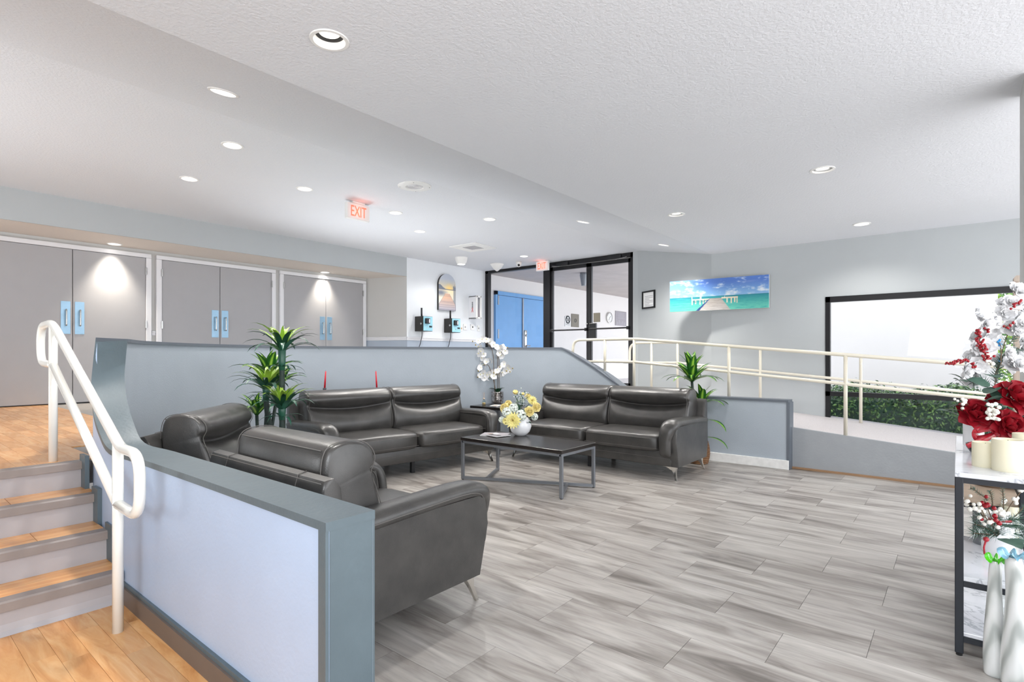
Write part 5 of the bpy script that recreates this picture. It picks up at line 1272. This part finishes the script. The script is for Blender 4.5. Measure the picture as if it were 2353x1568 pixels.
for px, py, k, s, a in ((2268, 905, 'ficus', 1.3, .3), (2290, 868, 'ficus', 1.4, 1.2), (2256, 925, 'ficus', 1.3, -.6), (2275, 888, 'ficus', 1.3, 2.0), (2300, 920, 'ficus', 1.2, .9), (2262, 940, 'ficus', 1.2, -1.4), (2232, 935, 'small', 1.1, 2.4), (2202, 955, 'small', 1.2, 2.9), (2212, 945, 'small', 1.1, 2.2), (2310, 895, 'small', 1.0, .4), (2350, 985, 'small', 1.3, -.3), (2214, 885, 'small', .7, 2.2), (2222, 878, 'small', .7, 1.7), (2210, 870, 'small', .7, 2.8), (2218, 893, 'small', .7, 2.0)):
    inst(LF[k], 'leaf', ra, at(px, py, vd - .12) - L1, (R(rnd.uniform(-30, 30)), R(rnd.uniform(10, 60)), a + TH - R(90)), s)
def pine(o, pts, n, ln, mats, dd=0.0, name='pine_sprig', d=None, spread=1.0):
    b = mb('stem_brown'); P = crom([at(x, y, (d or vd) + dd) - Vector(o.location) for x, y in pts], 8); b.tube(P, .0025, 5)
    for k in range(n):
        i = min(int(k / n * (len(P) - 1)), len(P) - 2); q = P[i]; t = (P[i + 1] - P[i]).normalized(); side = Vector((rnd.gauss(0, 1), rnd.gauss(0, 1), rnd.gauss(0, 1))); side = (side - t * side.dot(t)).normalized()
        e = q + (t * .7 + side * spread).normalized() * ln * rnd.uniform(.7, 1.1); s2 = (e - q).cross(FW).normalized() * .0016; b.mat(rnd.choice(mats)); b.add([q - s2, q + s2, e], [(0, 1, 2)])
    x = b.build(name, o); x['kind'] = 'stuff'; return x
for pts in ([(2285, 900), (2292, 850), (2315, 800), (2335, 770)], [(2290, 880), (2300, 820), (2330, 720)], [(2270, 890), (2255, 870), (2235, 880)], [(2285, 870), (2300, 830), (2340, 800)]): pine(ra, pts, 150, .045, ['leaf_dark', 'pine_frost', 'leaf_teal'], .02)
pine(ra, [(2300, 840), (2300, 800), (2296, 786)], 6, .02, ['blue_bloom'], -.1, 'blue_sprig'); b = mb('blue_bloom')
for k in range(9): b.ball(tuple(at(2297 + rnd.uniform(-4, 4), 788 + rnd.uniform(-8, 8), vd - .08) - L1), .006, 6, 4)
b.build('blue_blossom', ra, True)
wv = at(2237, 1000, 3.05); o = thing('cylinder_vase', (wv.x, wv.y, zt), 'white cylinder vase partly hidden behind the ribbon bow', 'vase'); mb('ceramic_white').lathe([(.045, 0), (.047, .004), (.047, .22), (.040, .22), (.039, .02)], seg=26, cap=False).build('vase_body', o, True, 50)
wv = at(2250, 1030, 2.80); o = thing('dark_bowl', (wv.x, wv.y, zt), 'small glossy black bowl behind the short candle', 'bowl'); mb('dark_bowl').lathe([(.02, 0), (.035, .004), (.052, .03), (.054, .05), (.048, .05), (.03, .012), (0, .01)], seg=26, cap=False).build('bowl_body', o, True, 50)
# pine and berry arrangement in a white jug on the console shelf
jd = 2.62; jp = at(2293, 1290, jd); jg = thing('white_jug', (jp.x, jp.y, zm_), 'white ceramic jug on the middle console shelf', 'jug')
mb('ceramic_white').lathe([(.058, 0), (.062, .006), (.062, .12), (.058, .15), (.046, .17), (.050, .185), (.043, .185), (.04, .16)], seg=30, cap=False).build('jug_body', jg, True, 50)
b = mb('ribbon_red'); b.tube([(.052 * math.cos(R(a)), .052 * math.sin(R(a)), .164) for a in range(0, 361, 20)], .006, 6, False); q = at(2266, 1240, jd - .06) - Vector(jg.location); mb('ribbon_red').ball(tuple(q), .012, 8, 6).build('ribbon_knot', jg, True); mb('ribbon_red').tube([q, q + Vector((-.004, .008, -.04)), q + Vector((-.002, .006, -.07))], .004, 6).build('ribbon_tail', jg, True); b.build('ribbon_tie', jg, True)
ja = thing('pine_arrangement', (jp.x, jp.y, zm_ + .19), 'frosted pine sprigs with red and white berries in the jug', 'bouquet')
for pts in ([(2293, 1232), (2270, 1215), (2240, 1205)], [(2293, 1232), (2275, 1200), (2245, 1188)], [(2300, 1232), (2320, 1205), (2345, 1215)], [(2300, 1232), (2330, 1225), (2352, 1245)], [(2295, 1230), (2290, 1200), (2300, 1190)], [(2290, 1230), (2262, 1228), (2238, 1226)], [(2300, 1230), (2318, 1195), (2340, 1195)]): pine(ja, pts, 150, .05, ['pine_frost', 'leaf_dark', 'pine_frost', 'pine_white'], -.05, d=jd)
for pts in ([(2285, 1200), (2280, 1150), (2275, 1128)], [(2305, 1200), (2306, 1150), (2303, 1118)], [(2270, 1150), (2245, 1130), (2230, 1122)], [(2320, 1200), (2340, 1180), (2353, 1165)]): pine(ja, pts, 60, .022, ['leaf_frost'], .0, d=jd)
berries(ja, [(2262, 1190), (2240, 1165), (2210, 1154)], 16, .010, 'berry_white', .016, -.06, d=jd); berries(ja, [(2280, 1210), (2262, 1185), (2252, 1160)], 8, .010, 'berry_white', .014, -.08, d=jd); berries(ja, [(2280, 1195), (2270, 1170), (2262, 1150)], 12, .0105, 'berry_red', .016, -.08, d=jd); berries(ja, [(2310, 1180), (2330, 1150), (2345, 1132)], 9, .011, 'berry_white', .018, .02, d=jd); berries(ja, [(2290, 1180), (2305, 1176), (2318, 1182)], 9, .010, 'berry_white', .012, -.06, d=jd)
for px, py, s, a in ((2299, 1238, 1.5, -1.6), (2312, 1212, 1.3, .4), (2318, 1240, 1.2, -.9)): inst(LF['ficus'], 'leaf', ja, at(px, py, jd - .09) - Vector(ja.location), (0, R(60), a + TH - R(90)), s)
hp = at(2262, 1262, 2.74); o = thing('grey_tin', (hp.x, hp.y, zm_), 'grey metal cylinder tin standing behind the white jug', 'tin'); mb('grey_metal').lathe([(.045, 0), (.046, .17), (.042, .17), (.041, .01)], seg=24, cap=False).build('tin_body', o, True, 50)
hp = at(2324, 1262, 2.75); o = thing('green_tin', (hp.x, hp.y, zm_), 'pale olive tin to the right of the white jug', 'tin'); mb('wax').lathe([(.04, 0), (.041, .19), (.037, .19), (.036, .01)], seg=24, cap=False).build('tin_body', o, True, 50)
hp = at(2282, 1140, 3.15); o = thing('clay_pot', (hp.x, hp.y, .538), 'brown clay pot on the shelf of the second console', 'pot'); mb('clay_tan').lathe([(.07, 0), (.085, .01), (.09, .07), (.07, .09), (.095, .11), (.10, .135), (.085, .135), (.06, .10)], seg=26, cap=False).build('pot_body', o, True, 50)
# tall swirl glass vases on the floor
def swirl(px, py_foot, px_top, py_top, rbase, label, lip, r_mid):
    d = CAMZ * FPX / (py_foot - HY); base = at(px, py_foot, d) + FW * rbase * .8; base.z = 0; db = base.dot(FW); top = at(px_top, py_top, db)
    o = thing('swirl_vase', (base.x, base.y, 0), label, 'vase'); h = top.z; off = Vector((top.x - base.x, top.y - base.y, 0))
    prof = [(0, .9), (.02, 1.0), (.18, 1.02), (.36, .92), (.55, .76), (.70, .66), (.80, .62), (.88, .60), (.94, .55), (.98, .46)]; rings = []
    for t, q in crom([(a, b_, 0) for a, b_ in prof], 3) and [(v.x, v.y) for v in crom([(a, b_, 0) for a, b_ in prof], 3)]:
        c = off * (max(0, t - .55) / .43) ** 2.2; c = c + Vector((0, 0, t * h)) - off * .25 * math.sin(math.pi * clamp(t / .8))
        rings.append([(c.x + rbase * q * math.cos(2 * math.pi * k / 26), c.y + rbase * q * math.sin(2 * math.pi * k / 26), c.z) for k in range(26)])
    mb('swirl_glass').loft(rings, True).build('glass_body', o, True, 60)
    b = mb(lip); tp = Vector((off.x, off.y, h * .985)); n = 6; rows = []
    for q, z in ((.4, -.006), (.7, .004), (1.0, .010), (1.35, .004)):
        rows.append([(tp.x + rbase * .62 * q * (1 + (.30 if q > .9 else .1) * math.cos(n * 2 * math.pi * k / 48)) * math.cos(2 * math.pi * k / 48), tp.y + rbase * .62 * q * (1 + (.30 if q > .9 else .1) * math.cos(n * 2 * math.pi * k / 48)) * math.sin(2 * math.pi * k / 48), tp.z + z + (.014 * math.cos(n * 2 * math.pi * k / 48 + 1) if q > .9 else 0)) for k in range(48)])
    b.loft(rows, False); b.build('flower_lip', o, True); return o
swirl(2300, 1560, 2288, 1284, .036, 'tall white swirl glass vase with a bright green lip', 'glass_green', 0); swirl(2358, 1590, 2328, 1274, .050, 'taller white swirl glass vase with a pale blue lip', 'glass_aqua', 0)
# weathered post by the window
q = at(2338, 650, 4.62); po = thing('wooden_post', (q.x + .02, q.y - .06, 0), 'pale weathered wooden post at the right edge by the window', 'post'); zt2 = at(2338, 634, 4.62).z
mb('weathered').rbox(-.05, .05, -.08, .085, 0, zt2 - .05, .004).build('post_body', po); b = mb('weathered'); b.prism([(-.08, zt2 - .05), (.085, zt2 - .05), (.085, zt2 - .02), (.07, zt2), (-.08, zt2)], 'x', -.05, .05); b.build('post_cap', po)

# ------------------------------------------------------------------ planting outside the window
rnd = random.Random(21)
def leaf_cloud(name, label, n, fn, size, mats, parent=None):
    b = MB()
    for m in mats: b.mat(m)
    for k in range(n):
        c, nr = fn(); nr = (Vector(nr) + Vector((rnd.gauss(0, .5), rnd.gauss(0, .5), rnd.gauss(0, .5)))).normalized(); t = nr.orthogonal().normalized(); t.rotate(Matrix.Rotation(rnd.uniform(0, 6.28), 3, nr)); s = nr.cross(t); q = size * rnd.uniform(.6, 1.2)
        b.mat(rnd.choice(mats)); c = Vector(c); b.add([c - t * q, c + s * q * .42 + nr * q * .1, c + t * q, c - s * q * .42 + nr * q * .1], [(0, 1, 2, 3)])
    return b.build(name, parent)
def hedge_pt():
    y = rnd.uniform(-3.2, 1.75); w = .5 * (1 + .2 * fbm(y * 1.7, .3)); a = rnd.uniform(0, math.pi); tp = .80 + .10 * fbm(y * 2.1, 1.7)
    if rnd.random() < .55: x, z = 9.27 - w * abs(math.cos(a)) ** .4 * (1 if rnd.random() < .8 else -1), .14 + (tp - .14) * rnd.random() ** .8; nr = (-1, 0, .3)
    else: x, z = 9.27 + w * rnd.uniform(-.95, .95), tp + rnd.gauss(0, .035); nr = (-.1, 0, 1)
    return (x + rnd.gauss(0, .05), y, z + rnd.gauss(0, .02)), nr
hd = leaf_cloud('clipped_hedge', '', 15000, hedge_pt, .030, ['hedge_leaf', 'leaf_dark', 'hedge_leaf', 'tree_leaf']); tag(hd, 'clipped dark green hedge under the long window', 'hedge', None, 'stuff')
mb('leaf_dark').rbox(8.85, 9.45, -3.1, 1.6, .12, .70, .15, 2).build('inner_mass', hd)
tc_ = Vector((13.2, -1.1, 0)); tr = thing('garden_tree', tc_, 'leafy green tree outside past the white wall corner', 'tree')
b = mb('stem_brown'); b.tube(crom([(0, 0, -.2), (.05, .02, 1.0), (.0, .1, 2.0), (.1, 0, 3.2)], 5), [.11] * 5 + [.09] * 5 + [.05] * 6, 10); b.build('trunk', tr, True)
def tree_pt():
    v = Vector((rnd.gauss(0, 1), rnd.gauss(0, 1), rnd.gauss(0, 1))).normalized(); q = rnd.uniform(.7, 1.0); return (v.x * 1.5 * q, v.y * 1.3 * q, 2.1 + v.z * 1.7 * q), v
o_ = leaf_cloud('crown', '', 6000, tree_pt, .07, ['tree_leaf', 'hedge_leaf', 'leaf_lime'], tr); o_['kind'] = 'stuff'
